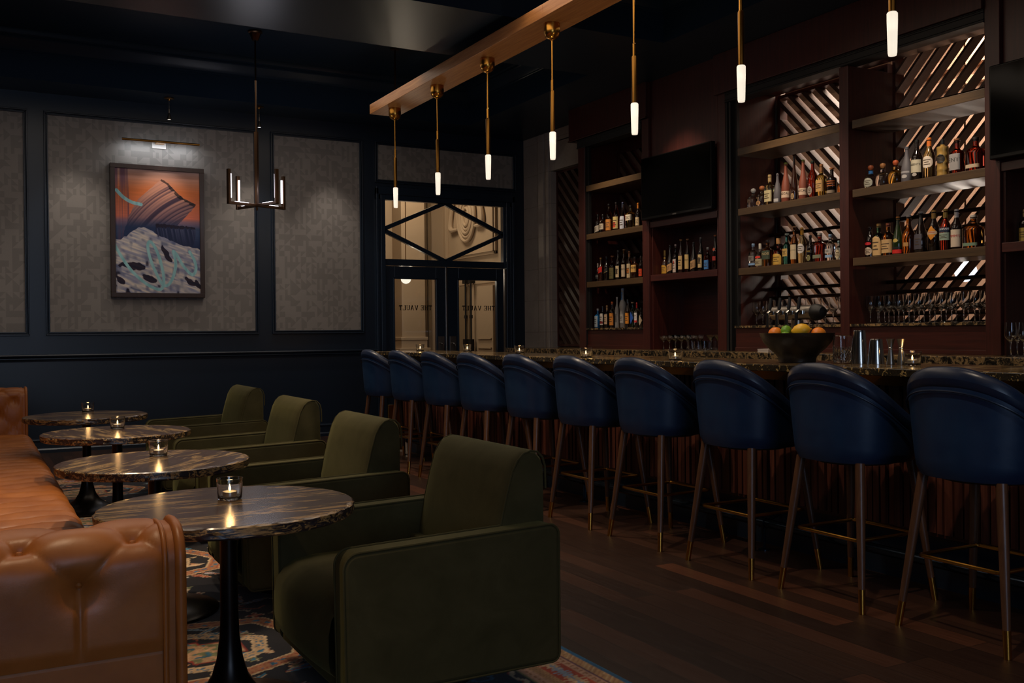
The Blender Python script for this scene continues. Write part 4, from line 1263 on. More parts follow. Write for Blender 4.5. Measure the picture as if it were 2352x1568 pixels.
# framed painting ---------------------------------------------------
pic = thing('framed_painting', 'framed abstract painting of an orange sky and snowy mountain with a turquoise scribble', 'painting', (1.875, YB - .02, 2.43))
fw, fh = .505, .742
m = MB()
for (a, b, c, d) in ((-fw, fw, fh - .05, fh), (-fw, fw, -fh, -fh + .05), (-fw, -fw + .05, -fh + .05, fh - .05), (fw - .05, fw, -fh + .05, fh - .05)):
    m.box(a, b, -.062, .012, c, d)
m.build('frame', M['frame'], pic, smooth=0, bevel=.003)
iw, ih = 380, 560
U, V = np.meshgrid(np.linspace(0, 1, iw), np.linspace(0, 1, ih))     # V = 0 at the top
def mixa(a, b, t): return a * (1 - t[..., None]) + b * t[..., None]
t = np.clip(V / .5, 0, 1)
im = mixa(H('#b7968f'), H('#d8743f'), np.clip(V / .17, 0, 1))
im = mixa(im, H('#e0785a'), np.clip((V - .2) / .18, 0, 1))
im = mixa(im, H('#8d6a78'), np.clip((V - .385) / .03, 0, 1)); im = mixa(im, H('#3a4a6b'), np.clip((V - .42) / .05, 0, 1)); im = mixa(im, H('#1d2a4d'), np.clip((V - .50) / .12, 0, 1))
im *= (1 + .06 * (vnoise(U * 8, V * 160, 4) - .5))[..., None]
st = (vnoise(U * 70, V * 3, 8) - .5)
m1 = (U < .165) & (V < .6); im[m1] = (mixa(im, H('#5d3f55'), np.clip(.45 + st, 0, 1)))[m1]
# big brush stroke: a curved sheet of parallel bristle lines
th_ = math.radians(-52)
a = (U - .55) * math.cos(th_) * .69 - (V - .30) * math.sin(th_) * -1.0
b = (U - .55) * .69 * math.sin(th_) + (V - .30) * math.cos(th_)
stroke = [(.545, .07), (.62, .10), (.72, .17), (.80, .215), (.96, .265), (.88, .33), (.80, .39), (.70, .46), (.62, .50), (.30, .52), (.08, .57), (.16, .38), (.26, .25), (.38, .17), (.48, .11)]
ms = inpoly(U + .01 * (vnoise(U * 40, V * 40, 3) - .5), V, stroke)
# bristle coordinate: distance from a pivot far at lower left gives curved parallel lines
rr = np.hypot((U - 1.25) * .69, V - .95)
br = vnoise(rr * 110, V * 3 + U * 2, 12); br2 = vnoise(rr * 55, V * 2, 13)
dark = np.clip(.12 + .9 * (br - .45) + .6 * (br2 - .4), 0, .92)
topc = mixa(H('#cf9076'), H('#6a5468'), np.clip((V - .2) / .3, 0, 1) * np.ones_like(U))
sc_ = mixa(topc, H('#2a2138'), dark); sc_ = mixa(sc_, H('#253457'), np.clip((V - .39) / .08, 0, 1))
im[ms] = sc_[ms]
ed = np.minimum(dline(U, V, stroke[:5]), 1); k_ = ms & (ed < .03 * br2 + .006); im[k_] = (im * .45)[k_]
# second dark stroke on the right
s2 = [(.47, .435), (.94, .45), (.95, .50), (.93, .58), (.88, .64), (.60, .60), (.46, .52)]
m2 = inpoly(U, V + .008 * (vnoise(U * 60, V * 2, 4) - .5), s2); v2 = vnoise(U * 80 - (V - .43) * 22, V * 2, 15)
c2 = mixa(H('#1e2747'), H('#6a6a86'), np.clip((v2 - .35) * 1.2, 0, 1) * np.clip((.62 - V) / .17, .15, 1)); im[m2] = c2[m2]
m2e = m2 & (V < .455 + .02 * v2); im[m2e] = H('#20192c')
# mountain
ridge = np.interp(U, [0, .06, .13, .2, .27, .33, .42, .52, .62, .75, .88, 1.0], [.575, .57, .545, .50, .472, .468, .495, .535, .562, .60, .615, .635]) + .012 * (vnoise(U * 30, V * 0, 5) - .5)
mt = V > ridge
sx_ = V * 1.0 - U * .22
n1 = vnoise(U * 9, sx_ * 90, 21); n2 = vnoise(U * 22, sx_ * 36, 22); n3 = vnoise(U * 7, V * 13, 23)
snow = mixa(H('#8e8fa6'), H('#d9cbbd'), np.clip(n1 * 1.3 - .1, 0, 1)); snow = mixa(snow, H('#39456c'), np.clip((n2 - .45) * 1.1, 0, .75))
rock = mixa(H('#1b1b30'), H('#3a2c38'), n1)
rk = np.clip((n3 * .75 + n2 * .45 - .86) * 8, 0, 1)
for (cx, cy, rx, ry) in ((.20, .78, .13, .035), (.40, .885, .10, .03), (.60, .69, .035, .07), (.88, .90, .05, .035), (.06, .90, .05, .035), (.97, .93, .03, .04)):
    dd = ((U - cx - (V - cy) * .8) / rx) ** 2 + ((V - cy) / ry) ** 2
    rk = np.maximum(rk, np.clip((1.15 - dd + (n2 - .5) * 1.6) * 4, 0, 1))
mc = mixa(snow, rock, rk); im[mt] = mc[mt]
# turquoise scribble
def curve(cp, n=30):
    out = []
    P0 = [cp[0]] + cp + [cp[-1]]
    for i in range(1, len(P0) - 2):
        p0, p1, p2, p3 = [np.array(P0[i + k]) for k in (-1, 0, 1, 2)]
        for s in np.linspace(0, 1, n, endpoint=False):
            out.append(tuple(.5 * ((2 * p1) + (-p0 + p2) * s + (2 * p0 - 5 * p1 + 4 * p2 - p3) * s * s + (-p0 + 3 * p1 - 3 * p2 + p3) * s ** 3)))
    out.append(cp[-1]); return out
asp = 1.48
for cp, w in (([(.02, .18), (.1, .235), (.2, .272), (.30, .285)], .020), ([(-.02, .60), (.06, .70), (.18, .82), (.34, .92), (.48, .968), (.545, .95), (.555, .86), (.52, .74), (.46, .63), (.40, .583), (.375, .62), (.40, .72), (.47, .84), (.54, .925), (.60, .935), (.66, .88), (.70, .78), (.69, .70), (.675, .655), (.72, .69), (.80, .78), (.90, .845), (.945, .80), (.93, .73), (.87, .655)], .0175)):
    pts = [(x, y * asp) for x, y in curve(cp, 10)]
    d = dline(U, V * asp, pts); k_ = d < w * (1 + .12 * (vnoise(U * 30, V * 30, 7) - .5))
    c_ = mixa(H('#7fb3b8'), H('#a5d2d2'), vnoise(U * 40, V * 12, 9)); im[k_] = c_[k_]
im = np.clip(im, 0, 1)
cw, chh = fw - .048, fh - .048
painted('canvas', im, lambda u, v: np.stack([-cw + 2 * cw * u, np.full(u.shape, -.042), chh - 2 * chh * v], -1), paint_mat('painted_canvas', .45), pic)
MB().box(-cw, cw, -.0405, .0, -chh, chh).build('backing_board', M['matte_black'], pic, smooth=0)
# ------------------------------------------------------------------ bottles
GM = {
    'clear': M['glass'], 'amber': glass('amber_spirit', (.62, .22, .03), .03), 'gold': glass('golden_spirit', (.85, .58, .12), .03), 'pale': glass('pale_spirit', (.93, .84, .42), .03),
    'red': glass('red_spirit', (.50, .05, .02), .03), 'green': glass('green_bottle_glass', (.10, .26, .10), .04), 'teal': glass('teal_bottle_glass', (.10, .52, .48), .04),
    'aqua': glass('aqua_bottle_glass', (.72, .9, .9), .03), 'blue': simple('blue_bottle', '#1d5f96', .08, spec=.7), 'dark': simple('dark_bottle_glass', '#140d0c', .08, spec=.7), 'brown': simple('brown_bottle_glass', '#2a130a', .08, spec=.7),
    'dkgreen': simple('dark_green_bottle', '#1d2a14', .1, spec=.7), 'frost': simple('frosted_bottle', '#9a9690', .45, spec=.4), 'clay': simple('terracotta_bottle', '#7a3d2a', .6), 'grey': simple('grey_ceramic_bottle', '#5a575c', .6),
    'bamboo': simple('gold_lacquer_bottle', '#b08d4a', .35, metal=.35),
}
_cm = {}
def flat(c, rough=.5):
    if c not in _cm: _cm[c] = simple('label_%s' % c.strip('#'), c, rough)
    return _cm[c]
PROF = {
    'round': [(.93, 0), (1, .015), (1, .56), (.97, .61), (.80, .66), (.52, .70), (.38, .735), (.35, .78), (.35, .90), (.40, .905), (.40, .93), (.34, .935)],
    'tall': [(.93, 0), (1, .012), (1, .52), (.97, .58), (.80, .655), (.55, .72), (.40, .78), (.36, .84), (.35, .92), (.41, .925), (.41, .95), (.34, .955)],
    'slope': [(.95, 0), (1, .012), (1, .34), (.92, .45), (.74, .56), (.54, .67), (.40, .76), (.34, .84), (.32, .93), (.38, .935), (.38, .955), (.3, .96)],
    'squat': [(.85, 0), (.97, .02), (1, .12), (1, .40), (.93, .50), (.70, .57), (.42, .62), (.31, .66), (.30, .74), (.36, .745), (.36, .77), (.28, .775)],
    'bulb': [(.75, 0), (.85, .01), (.86, .42), (.9, .46), (1, .50), (1.02, .56), (.92, .63), (.6, .69), (.44, .72), (.42, .93), (.46, .935), (.46, .95), (.4, .955)],
    'round2': [(.70, 0), (.86, .02), (.98, .14), (1, .28), (.96, .42), (.80, .52), (.52, .58), (.33, .62), (.30, .68), (.30, .76), (.36, .765), (.36, .79), (.3, .795)],
    'bamboo': [(.92, 0), (1, .02), (.94, .10), (.92, .17), (1.0, .20), (.94, .24), (.92, .35), (1.0, .385), (.94, .42), (.92, .54), (1.0, .57), (.94, .61), (.92, .70), (1, .74), (.96, .80), (.5, .82), (.36, .825), (.36, .86), (.3, .86)],
    'bell': [(.8, 0), (.86, .015), (.92, .15), (1, .38), (.98, .47), (.82, .56), (.55, .64), (.40, .70), (.34, .76), (.33, .91), (.38, .915), (.38, .94), (.3, .945)],
}
def bottle(kind, r, h, gm, cap, lab, label, group, loc, sq=2.0, capn=None, rot=0.0):
    t = thing('liquor_bottle', label, 'bottle', loc, rot, group)
    pr = PROF[kind]; n = 28
    def plan(a):
        e = sq
        return 1 / (abs(math.cos(a)) ** e + abs(math.sin(a)) ** e) ** (1 / e)
    def sec(rr, z):
        k = 1 if rr < .6 else 0
        return [(rr * r * (1 if (sq == 2 or rr < .6) else plan(2 * PI * j / n)) * math.cos(2 * PI * j / n), rr * r * (1 if (sq == 2 or rr < .6) else plan(2 * PI * j / n)) * math.sin(2 * PI * j / n), z * h) for j in range(n)]
    m = MB(); rows = [[(0, 0, .004)] * n] + [sec(a, b) for a, b in pr]
    ztop = pr[-1][1] * h
    rows.append([(0, 0, ztop)] * n)
    P_ = [[rows[i][j] for i in range(len(rows))] for j in range(n)]
    m.grid(P_, wrap_u=True)
    m.build('glass', GM[gm], t, smooth=40)
    # stopper
    ccol, cform = cap
    z0 = ztop - .012; rn = pr[-1][0] * r
    if cform == 'ball':
        q = h - ztop; MB().lathe([(rn * .8, -.012), (rn * .9, 0), (q * .5, q * .25), (q * .56, q * .5), (q * .45, q * .82), (0, q)], 18, (0, 0, ztop)).build('stopper', flat(ccol, .45), t)
    elif cform == 'long':
        MB().lathe([(rn * 1.16, -.16 * h), (rn * 1.18, 0), (rn * 1.15, h - ztop - .003), (rn * .9, h - ztop), (0, h - ztop)], 18, (0, 0, ztop)).build('capsule', flat(ccol, .35), t)
    elif cform == 'wide':
        MB().lathe([(rn * .7, -.015), (rn * .8, .004), (rn * 1.5, .006), (rn * 1.55, (h - ztop) * .9), (rn * 1.4, h - ztop), (0, h - ztop)], 18, (0, 0, ztop)).build('stopper', flat(ccol, .5), t)
    else:
        MB().lathe([(rn * 1.12, -.012), (rn * 1.18, 0), (rn * 1.18, h - ztop - .003), (rn * 1.0, h - ztop), (0, h - ztop)], 18, (0, 0, ztop)).build('cap', flat(ccol, .4), t)
    # paper label facing the aisle, wrapped on the glass
    for li, sp_ in enumerate(lab):
        form, za, zb, half, col = sp_[:5]
        txt = sp_[5] if len(sp_) > 5 else None; tcol = sp_[6] if len(sp_) > 6 else '#241a14'
        A = math.radians(half); nu, nv = 20, 12; P_ = []
        def rad(z):
            zs = [b for a, b in pr]; rs = [a for a, b in pr]
            return float(np.interp(z, zs, rs)) * r
        def pt(a, z, off):
            rr = rad(z) * (plan(a + PI) if sq != 2 else 1) + off
            return (-rr * math.cos(a), -rr * math.sin(a), z * h)
        for j in range(nv + 1):
            v = -1 + 2 * j / nv; row = []
            w = 1
            if form == 'oval': w = math.sqrt(max(0, 1 - v * v))
            if form == 'diamond': w = 1 - abs(v)
            if form == 'arch': w = 1 if v < .3 else math.sqrt(max(0.001, 1 - ((v - .3) / .7) ** 2)) * .75 + .25
            for i in range(nu + 1):
                a = A * w * (-1 + 2 * i / nu)
                z = (za + zb) / 2 + (zb - za) / 2 * v
                if form == 'slant': z += .05 * (a / A)
                row.append(pt(a + (.18 if sq == 2 else 0), z, .0012 + .0006 * li))
            P_.append(row)
        lb = MB().grid(P_).build('label', flat(col, .6), t, smooth=0)
        if txt:
            cu = bpy.data.curves.new('t', 'FONT'); cu.body = txt; cu.align_x = 'CENTER'; cu.align_y = 'CENTER'; cu.size = 1
            ob = bpy.data.objects.new('t', cu)
            me = bpy.data.meshes.new_from_object(ob)
            bpy.data.objects.remove(ob); bpy.data.curves.remove(cu)
            co_ = np.zeros(len(me.vertices) * 3); me.vertices.foreach_get('co', co_); co_ = co_.reshape(-1, 3)
            wt = co_[:, 0].max() - co_[:, 0].min(); s_ = 1.72 * A * r / wt; s_ = min(s_, (zb - za) * h * .62)
            out = []
            for x, y, z in co_:
                a = x * s_ / r + (.18 if sq == 2 else 0)
                out.append(pt(a, (za + zb) / 2 + (zb - za) * .12 + y * s_ / h, .0026 + .0006 * li))
            me.vertices.foreach_set('co', np.array(out, dtype=np.float32).ravel()); me.update()
            me.materials.append(flat(tcol, .5)); me.name = 'lettering'
            o = bpy.data.objects.new('lettering', me); C.objects.link(o); o.parent = lb
        elif form in ('rect', 'arch', 'oval', 'slant') and zb - za > .12:
            # small illegible print lines
            m = MB()
            for q in range(3):
                zc = za + (zb - za) * (.32 + .18 * q); hw = A * (.55, .35, .62)[q]
                if form == 'slant': hw *= .6
                P_ = [[pt(hw * (-1 + 2 * i / 8) + (.18 if sq == 2 else 0), zc + (zb - za) * .028 * s + (.05 * (hw * (-1 + 2 * i / 8)) / A if form == 'slant' else 0), .0022 + .0006 * li) for i in range(9)] for s in (-1, 1)]
                m.grid(P_)
            m.build('print', flat('#4a3a2a', .6), lb, smooth=0)
    return t
CREAM, TAN = '#cbb48d', '#b58f5e'
# shelf rows: measured (y, height, radius) and the look of each bottle
SH = {
'A2': (2.386, "on the far bay's middle shelf", [(9.525, .236, .037), (9.421, .224, .0337), (9.295, .332, .0391), (9.152, .334, .0377), (9.023, .318, .0355), (8.875, .267, .0471), (8.735, .276, .0301)]),
'A3': (1.833, "on the far bay's lowest wooden shelf", [(9.53, .219, .0283), (9.469, .282, .0329), (9.353, .289, .0307), (9.233, .286, .038), (9.121, .34, .0292), (9.008, .343, .0299), (8.907, .314, .0287), (8.801, .246, .0386), (8.691, .247, .0255)]),
'AL': (1.298, "on the far bay's stone ledge", [(9.6 - .06, .227, .0342), (9.44, .255, .0281), (9.35, .26, .0298), (9.247, .298, .0324), (9.148, .348, .0255), (9.04, .444, .0365), (8.945, .314, .0279), (8.855, .282, .0267), (8.774, .277, .0247), (8.695, .215, .0237)]),
'T2': (1.845, "below the first television", [(8.27, .261, .0355), (8.18, .31, .0351), (8.09, .311, .0252), (8.0, .351, .0293), (7.895, .348, .0298), (7.80, .309, .0338), (7.689, .346, .0284), (7.583, .238, .0314), (7.468, .349, .0295)]),
'B2': (2.386, "on the centre bay's middle shelf", [(6.93, .195, .0500), (6.815, .204, .0500), (6.715, .29, .0403), (6.616, .287, .0346), (6.512, .369, .0394), (6.41, .409, .0308), (6.302, .361, .0396), (6.192, .335, .0402), (6.092, .29, .0398), (5.975, .24, .0413), (5.885, .15, .0234)]),
'B3': (1.833, "on the centre bay's lowest wooden shelf", [(6.935, .232, .0385), (6.845, .225, .0400), (6.745, .249, .0455), (6.61, .253, .0472), (6.503, .286, .0363), (6.412, .342, .035), (6.321, .322, .0367), (6.224, .246, .0323), (6.115, .252, .0499), (5.998, .233, .0384), (5.905, .17, .0254)]),
'C2': (2.386, "on the right bay's middle shelf", [(5.565, .202, .0545), (5.445, .2, .0573), (5.32, .205, .0590), (5.215, .289, .0420), (5.12, .326, .0435), (5.01, .323, .0441), (4.892, .291, .0435), (4.767, .272, .0461), (4.613, .258, .0582)]),
'C3': (1.833, "on the right bay's lowest wooden shelf", [(5.575, .255, .0408), (5.488, .27, .0424), (5.395, .266, .0462), (5.302, .308, .0415), (5.2, .311, .052), (5.088, .322, .0452), (4.973, .322, .0422), (4.872, .317, .0407), (4.776, .306, .0396), (4.634, .248, .0616)]),
'R2': (1.845, 'on the shelf below the right-hand television', [(4.235, .23, .0389)]),
}
W_ = 'round'
LOOK = {
'A2': [('round', 'dark', ('#141414', 'cap'), [('slant', .12, .42, 62, '#a79c8c')], 'black bottle with a slanted grey label', 2), ('round', 'clear', ('#1a1512', 'cap'), [('rect', .22, .52, 66, '#bdb09a')], 'small clear bottle with a cream label', 4.5),
  ('tall', 'amber', ('#0d0c0c', 'cap'), [('rect', .08, .46, 70, '#b5722c')], 'tall bottle with an orange label and black cap', 2), ('tall', 'red', ('#15100e', 'cap'), [('rect', .1, .5, 74, '#b9a266'), ('rect', .14, .32, 30, '#c23a1c')], 'tall bottle with a yellow label and red square', 2),
  ('slope', 'clear', ('#3b3f5c', 'cap'), [('rect', .06, .5, 66, '#b7bac4')], 'tapered clear bottle with a pale blue-grey label', 2), ('round', 'gold', ('#1a1714', 'cap'), [('rect', .36, .6, 66, '#c8bca6')], 'square golden bottle with a white label', 5), ('round', 'dark', ('#c8771f', 'long'), [('rect', .1, .42, 62, CREAM)], 'dark bottle with an orange-sealed neck', 2)],
'A3': [('round', 'dark', ('#7a6f68', 'long'), [('rect', .18, .4, 60, '#2b2829', 'BLACK', '#a9a29a')], 'small black bottle with grey lettering', 2), ('round', 'brown', ('#a5742f', 'cap'), [('slant', .36, .58, 66, '#c1200e')], 'dark bottle with a slanted red label', 2),
  ('round', 'dark', ('#0f0f0f', 'cap'), [('slant', .36, .5, 66, '#1b1a18'), ('slant', .345, .36, 66, '#a58a4a')], 'black bottle with a slanted black and gold label', 2), ('round', 'red', ('#8a5226', 'wide'), [('rect', .08, .52, 60, '#5d5428')], 'dark red bottle with an olive label', 2),
  ('tall', 'dark', ('#4b4a48', 'cap'), [('rect', .1, .48, 58, CREAM), ('oval', .2, .4, 26, '#3a2a20')], 'tall dark bottle with a portrait on cream label', 2), ('tall', 'amber', ('#8d6b4b', 'wide'), [('rect', .1, .5, 64, '#c3ae90', 'HIGH', '#4a3a2c')], 'tall amber bottle with wooden stopper and cream label', 2),
  ('tall', 'amber', ('#a1653a', 'long'), [('rect', .06, .55, 62, '#c2ab84'), ('rect', .2, .4, 34, '#c9741e')], 'bottle with a cream neck and orange patch', 2), ('round', 'brown', ('#15120f', 'cap'), [('rect', .3, .62, 70, '#c69a52', 'KNOB', '#2a1a10')], 'squarish dark bottle with a tan label', 4), ('round', 'dark', ('#2a2725', 'cap'), [('rect', .1, .42, 62, '#d9451a')], 'dark bottle with a bright orange-red label', 2)],
'AL': [('round', 'blue', ('#c6c2bb', 'cap'), [('rect', .06, .62, 48, '#a9b4bd')], 'blue bottle with a narrow white label', 4), ('round', 'dark', ('#2a2a2c', 'cap'), [('rect', .14, .66, 60, '#c9c0b4'), ('rect', .2, .3, 58, '#7d1a1e')], 'bottle with a white label and red band', 3.5),
  ('round', 'dark', ('#b48a5c', 'long'), [('rect', .16, .6, 56, '#c3a585')], 'dark bottle with a tan label and tan cap', 3), ('round', 'clear', ('#e0621a', 'cap'), [('rect', .1, .56, 66, '#d3842c')], 'tall bottle with an orange label and orange cap', 2),
  ('tall', 'frost', ('#c4c0bb', 'cap'), [('rect', .18, .46, 30, '#56534f')], 'slim frosted bottle', 2), ('bulb', 'frost', ('#8fa2ba', 'cap'), [('rect', .70, .90, 40, '#3d6da0'), ('rect', .12, .34, 54, '#a5a199')], 'oversized frosted bottle with a blue neck label', 2),
  ('tall', 'clear', ('#45423f', 'cap'), [('rect', .14, .52, 66, '#e08a1d')], 'clear orange-labelled bottle right of the tallest frosted one', 2), ('round', 'green', ('#a48a68', 'wide'), [('diamond', .14, .62, 62, '#2456b0')], 'bottle with a blue diamond label', 2), ('round', 'clear', ('#d02a22', 'long'), [('rect', .28, .78 * .75, 52, '#d8d0cc'), ('rect', .2, .28, 52, '#c9342e')], 'clear bottle with red cap and white label', 4), ('round', 'dark', ('#2a2624', 'cap'), [('diamond', .1, .62, 70, '#b5a488')], 'short black bottle with a cream diamond label', 2)],
'T2': [('squat', 'brown', ('#b08a3c', 'long'), [('arch', .06, .40, 66, '#c9962f')], 'round-shouldered bottle with a yellow arched label', 2), ('slope', 'dark', ('#2b2a29', 'cap'), [('slant', .10, .34, 66, '#b08558')], 'left of two sloped bottles with slanted tan labels', 2), ('round', 'dark', ('#bfa9a2', 'cap'), [('rect', .06, .5, 54, '#b8a79c'), ('oval', .32, .44, 22, '#9c2f24')], 'slim black bottle with a white label and cap', 4),
  ('tall', 'brown', ('#9c7040', 'wide'), [('rect', .12, .52, 58, '#bfa06a')], 'tall bottle with wooden stopper and tan label', 2), ('tall', 'red', ('#9b714a', 'wide'), [('rect', .12, .54, 58, '#c2a468', 'WEST', '#2a2118')], 'tall red-brown bottle with a lettered cream label', 2), ('slope', 'dark', ('#33312f', 'cap'), [('slant', .12, .38, 70, '#b1885a')], 'right of two sloped bottles with slanted tan labels', 2), ('tall', 'dark', ('#5b5c5a', 'cap'), [('rect', .12, .50, 58, '#c6ab78'), ('oval', .24, .43, 24, '#2a201a')], 'tall dark bottle with a dark oval portrait', 2), ('round', 'red', ('#b7b4b0', 'cap'), [('rect', .08, .46, 62, '#3d76b4')], 'small red-brown bottle with a blue label', 4), ('tall', 'dark', ('#9a5c33', 'wide'), [('oval', .55, .64, 30, '#b54a2f'), ('rect', .28, .4, 40, '#9c2a26')], 'tall dark bottle with red seals', 2)],
'B2': [('squat', 'clear', ('#b9b7b4', 'ball'), [], 'clear squat decanter with a glass stopper', 3), ('squat', 'clear', ('#b0683a', 'ball'), [('oval', .1, .3, 30, '#b98a5c')], 'clear squat bottle with an orange ball stopper', 3), ('round', 'pale', ('#b59a6a', 'long'), [('rect', .14, .50, 66, '#c5b78c')], 'square clear bottle with a cork and pale label', 4.5), ('slope', 'grey', ('#4a484c', 'cap'), [('rect', .10, .2, 44, '#b3b1b1')], 'matte grey ceramic bottle with a white mark', 2),
  ('slope', 'clay', ('#7d8a35', 'cap'), [('rect', .14, .30, 82, '#cdb29a', 'MEZCAL', '#241a14')], 'terracotta bottle with a cream band, left of two alike', 2), ('slope', 'brown', ('#231a16', 'cap'), [('oval', .06, .2, 30, '#a48860')], 'tall dark brown bottle between the two terracotta ones', 2), ('slope', 'clay', ('#7d8a35', 'cap'), [('rect', .14, .30, 82, '#cdb29a', 'MEZCAL', '#241a14')], 'terracotta bottle with a cream band, right of two alike', 2), ('tall', 'red', ('#1d2a1c', 'cap'), [('oval', .1, .34, 34, '#8f8378')], 'dark red bottle with pale script', 3), ('round', 'gold', ('#8a5c34', 'long'), [('rect', .18, .52, 62, '#b88f58')], 'golden bottle with a tan label and cork', 4), ('round', 'dark', ('#b0703c', 'wide'), [('rect', .34, .38, 68, '#a55a2a'), ('rect', .42, .46, 68, '#a55a2a'), ('rect', .5, .54, 68, '#a55a2a'), ('rect', .1, .2, 68, '#8f7f6c')], 'black bottle with copper bands', 2), ('squat', 'amber', ('#8a5c34', 'cap'), [], 'small amber bottle by the divider', 2)],
'B3': [('round', 'clear', ('#7f9cba', 'cap'), [('rect', .12, .2, 66, '#7fa3cc'), ('rect', .3, .5, 50, '#77746f')], 'clear bottle with a pale blue cap', 3.5), ('squat', 'clear', ('#b3ab9c', 'cap'), [('rect', .08, .36, 70, '#a89c7c'), ('oval', .38, .48, 50, '#c9301c')], 'clear bottle with patterned label and red seal', 3), ('round', 'amber', ('#221a18', 'cap'), [('rect', .28, .60, 66, '#3f4a3a', 'KNOB', '#d0b98a')], 'squarish amber bottle with a dark green label', 4), ('squat', 'red', ('#a5794a', 'wide'), [('arch', .05, .44, 66, '#cfa548')], 'red-brown bottle with a yellow arched label', 2), ('round', 'teal', ('#bfc8bd', 'wide'), [('rect', .28, .52, 46, '#c2a05a')], 'teal glass bottle with a cream label', 3), ('tall', 'amber', ('#a07a56', 'wide'), [('rect', .14, .52, 56, '#cdb995', 'HIGH WEST', '#3a2c1e')], 'tall amber bottle with a cream label', 2), ('tall', 'pale', ('#d99a1c', 'long'), [('oval', .28, .56, 62, '#d8cfc6')], 'pale yellow bottle with a round white label', 2), ('tall', 'dark', ('#131212', 'cap'), [('rect', .36, .46, 54, '#16161c', 'CASK', '#c9a63c'), ('oval', .08, .3, 30, '#8d8a58')], 'black bottle with gold lettering', 2), ('round', 'red', ('#a79b8c', 'cap'), [('rect', .14, .26, 52, '#7a7f68')], 'broad dark red whiskey bottle', 4), ('round', 'clear', ('#7f9cba', 'cap'), [('rect', .14, .24, 66, '#8fb0d4'), ('rect', .3, .46, 50, '#b8b4ae')], 'clear bottle with a blue band', 3), ('round', 'aqua', ('#88a8b0', 'cap'), [('oval', .1, .55, 50, '#c9bc9c')], 'small aqua bottle with an oval label', 2)],
'C2': [('round2', 'aqua', ('#a5562f', 'ball'), [('oval', .08, .46, 44, '#b4b3a2'), ('rect', .64, .76, 178, '#2d75b8')], 'round clear bottle with a blue neck band', 2), ('round2', 'clear', ('#a5703f', 'ball'), [], 'round faceted clear bottle with a wooden stopper', 2), ('round2', 'gold', ('#b5552c', 'ball'), [], 'round golden bottle with an orange stopper', 2), ('slope', 'grey', ('#55545a', 'cap'), [('rect', .28, .33, 54, '#9b999c'), ('oval', .14, .24, 30, '#b0adab')], 'matte grey ceramic bottle with pale print', 2), ('tall', 'dark', ('#151310', 'cap'), [('rect', .22, .52, 68, '#bdb59e', 'ABSENTE', '#2b2a26'), ('oval', .13, .21, 24, '#a9a29a')], 'black bottle with a large cream label', 2), ('tall', 'pale', ('#d0702a', 'long'), [('oval', .27, .56, 62, '#d6c9b8')], 'pale yellow bottle with round white label and orange neck', 2), ('bamboo', 'bamboo', ('#141312', 'cap'), [('oval', .36, .60, 48, '#1a1712')], 'gold bamboo-shaped bottle with a black round label', 2), ('round', 'red', ('#8a5a38', 'wide'), [('rect', .14, .58, 56, '#8f8c8c', 'ENT', '#3a3836')], 'dark red bottle with a grey label', 4), ('round', 'red', ('#2b2422', 'cap'), [('rect', .12, .22, 54, '#b8a58c')], 'broad dark whiskey bottle with a small cream label', 4)],
'C3': [('tall', 'dark', ('#241f1d', 'cap'), [('oval', .08, .34, 50, '#c0ad96'), ('oval', .40, .50, 40, '#c4202a')], 'dark bottle with a red seal and round label', 2), ('round', 'green', ('#b58d4b', 'cap'), [('arch', .05, .62, 58, '#c3a06c')], 'bottle with a tall tan label and gold cap', 3), ('round', 'amber', ('#8d4a32', 'cap'), [('rect', .1, .5, 72, '#bd9a68')], 'amber bottle with a broad tan label', 3), ('slope', 'dkgreen', ('#c27c36', 'cap'), [('rect', .05, .15, 66, '#c81e16'), ('rect', .16, .22, 66, '#1a1512'), ('oval', .33, .43, 26, '#b39a4a')], 'sloped dark green bottle with a red label', 2), ('bell', 'amber', ('#b3aaa0', 'cap'), [('rect', .2, .3, 24, '#b98b52')], 'bulging amber bottle with clear stopper', 2), ('slope', 'dark', ('#c5bdb6', 'wide'), [('rect', .1, .46, 42, '#45414a')], 'dark bottle with a white swing top', 3), ('tall', 'dark', ('#b98d3e', 'long'), [('diamond', .28, .62, 64, '#cf8523'), ('rect', .42, .49, 56, '#c9b190', 'AVERNA', '#c02018')], 'dark bottle with an orange diamond label', 2), ('tall', 'red', ('#b8923c', 'long'), [('rect', .26, .44, 68, '#8fa191'), ('rect', .45, .56, 68, '#1d2740', 'CAMPARI', '#e0e0e4')], 'red bottle with a blue and green label', 2), ('tall', 'dark', ('#c8c2bd', 'long'), [('rect', .08, .5, 66, '#cbbba6', "PIMM'S", '#b0282c')], 'dark bottle with a cream label and white cap', 2), ('round', 'amber', ('#b7aea4', 'cap'), [('rect', .08, .17, 54, '#6f8a72')], 'broad amber whiskey bottle with a green strip', 4)],
'R2': [('round', 'dark', ('#a58e62', 'long'), [('rect', .04, .44, 66, '#a08a3e')], 'dark bottle with a yellow label', 2)],
}
for key, (z, where, rows) in SH.items():
    for (y, h, r), (kind, gm, cap, lab, desc, sq) in zip(rows, LOOK[key]):
        x = 6.42
        if key in ('B3', 'A3') and kind in ('slope',): x = 6.43
        bottle(kind, r, h, gm, cap, lab, desc + ' ' + where, 'bottles ' + where, (x, y, z + .0005), sq=sq)

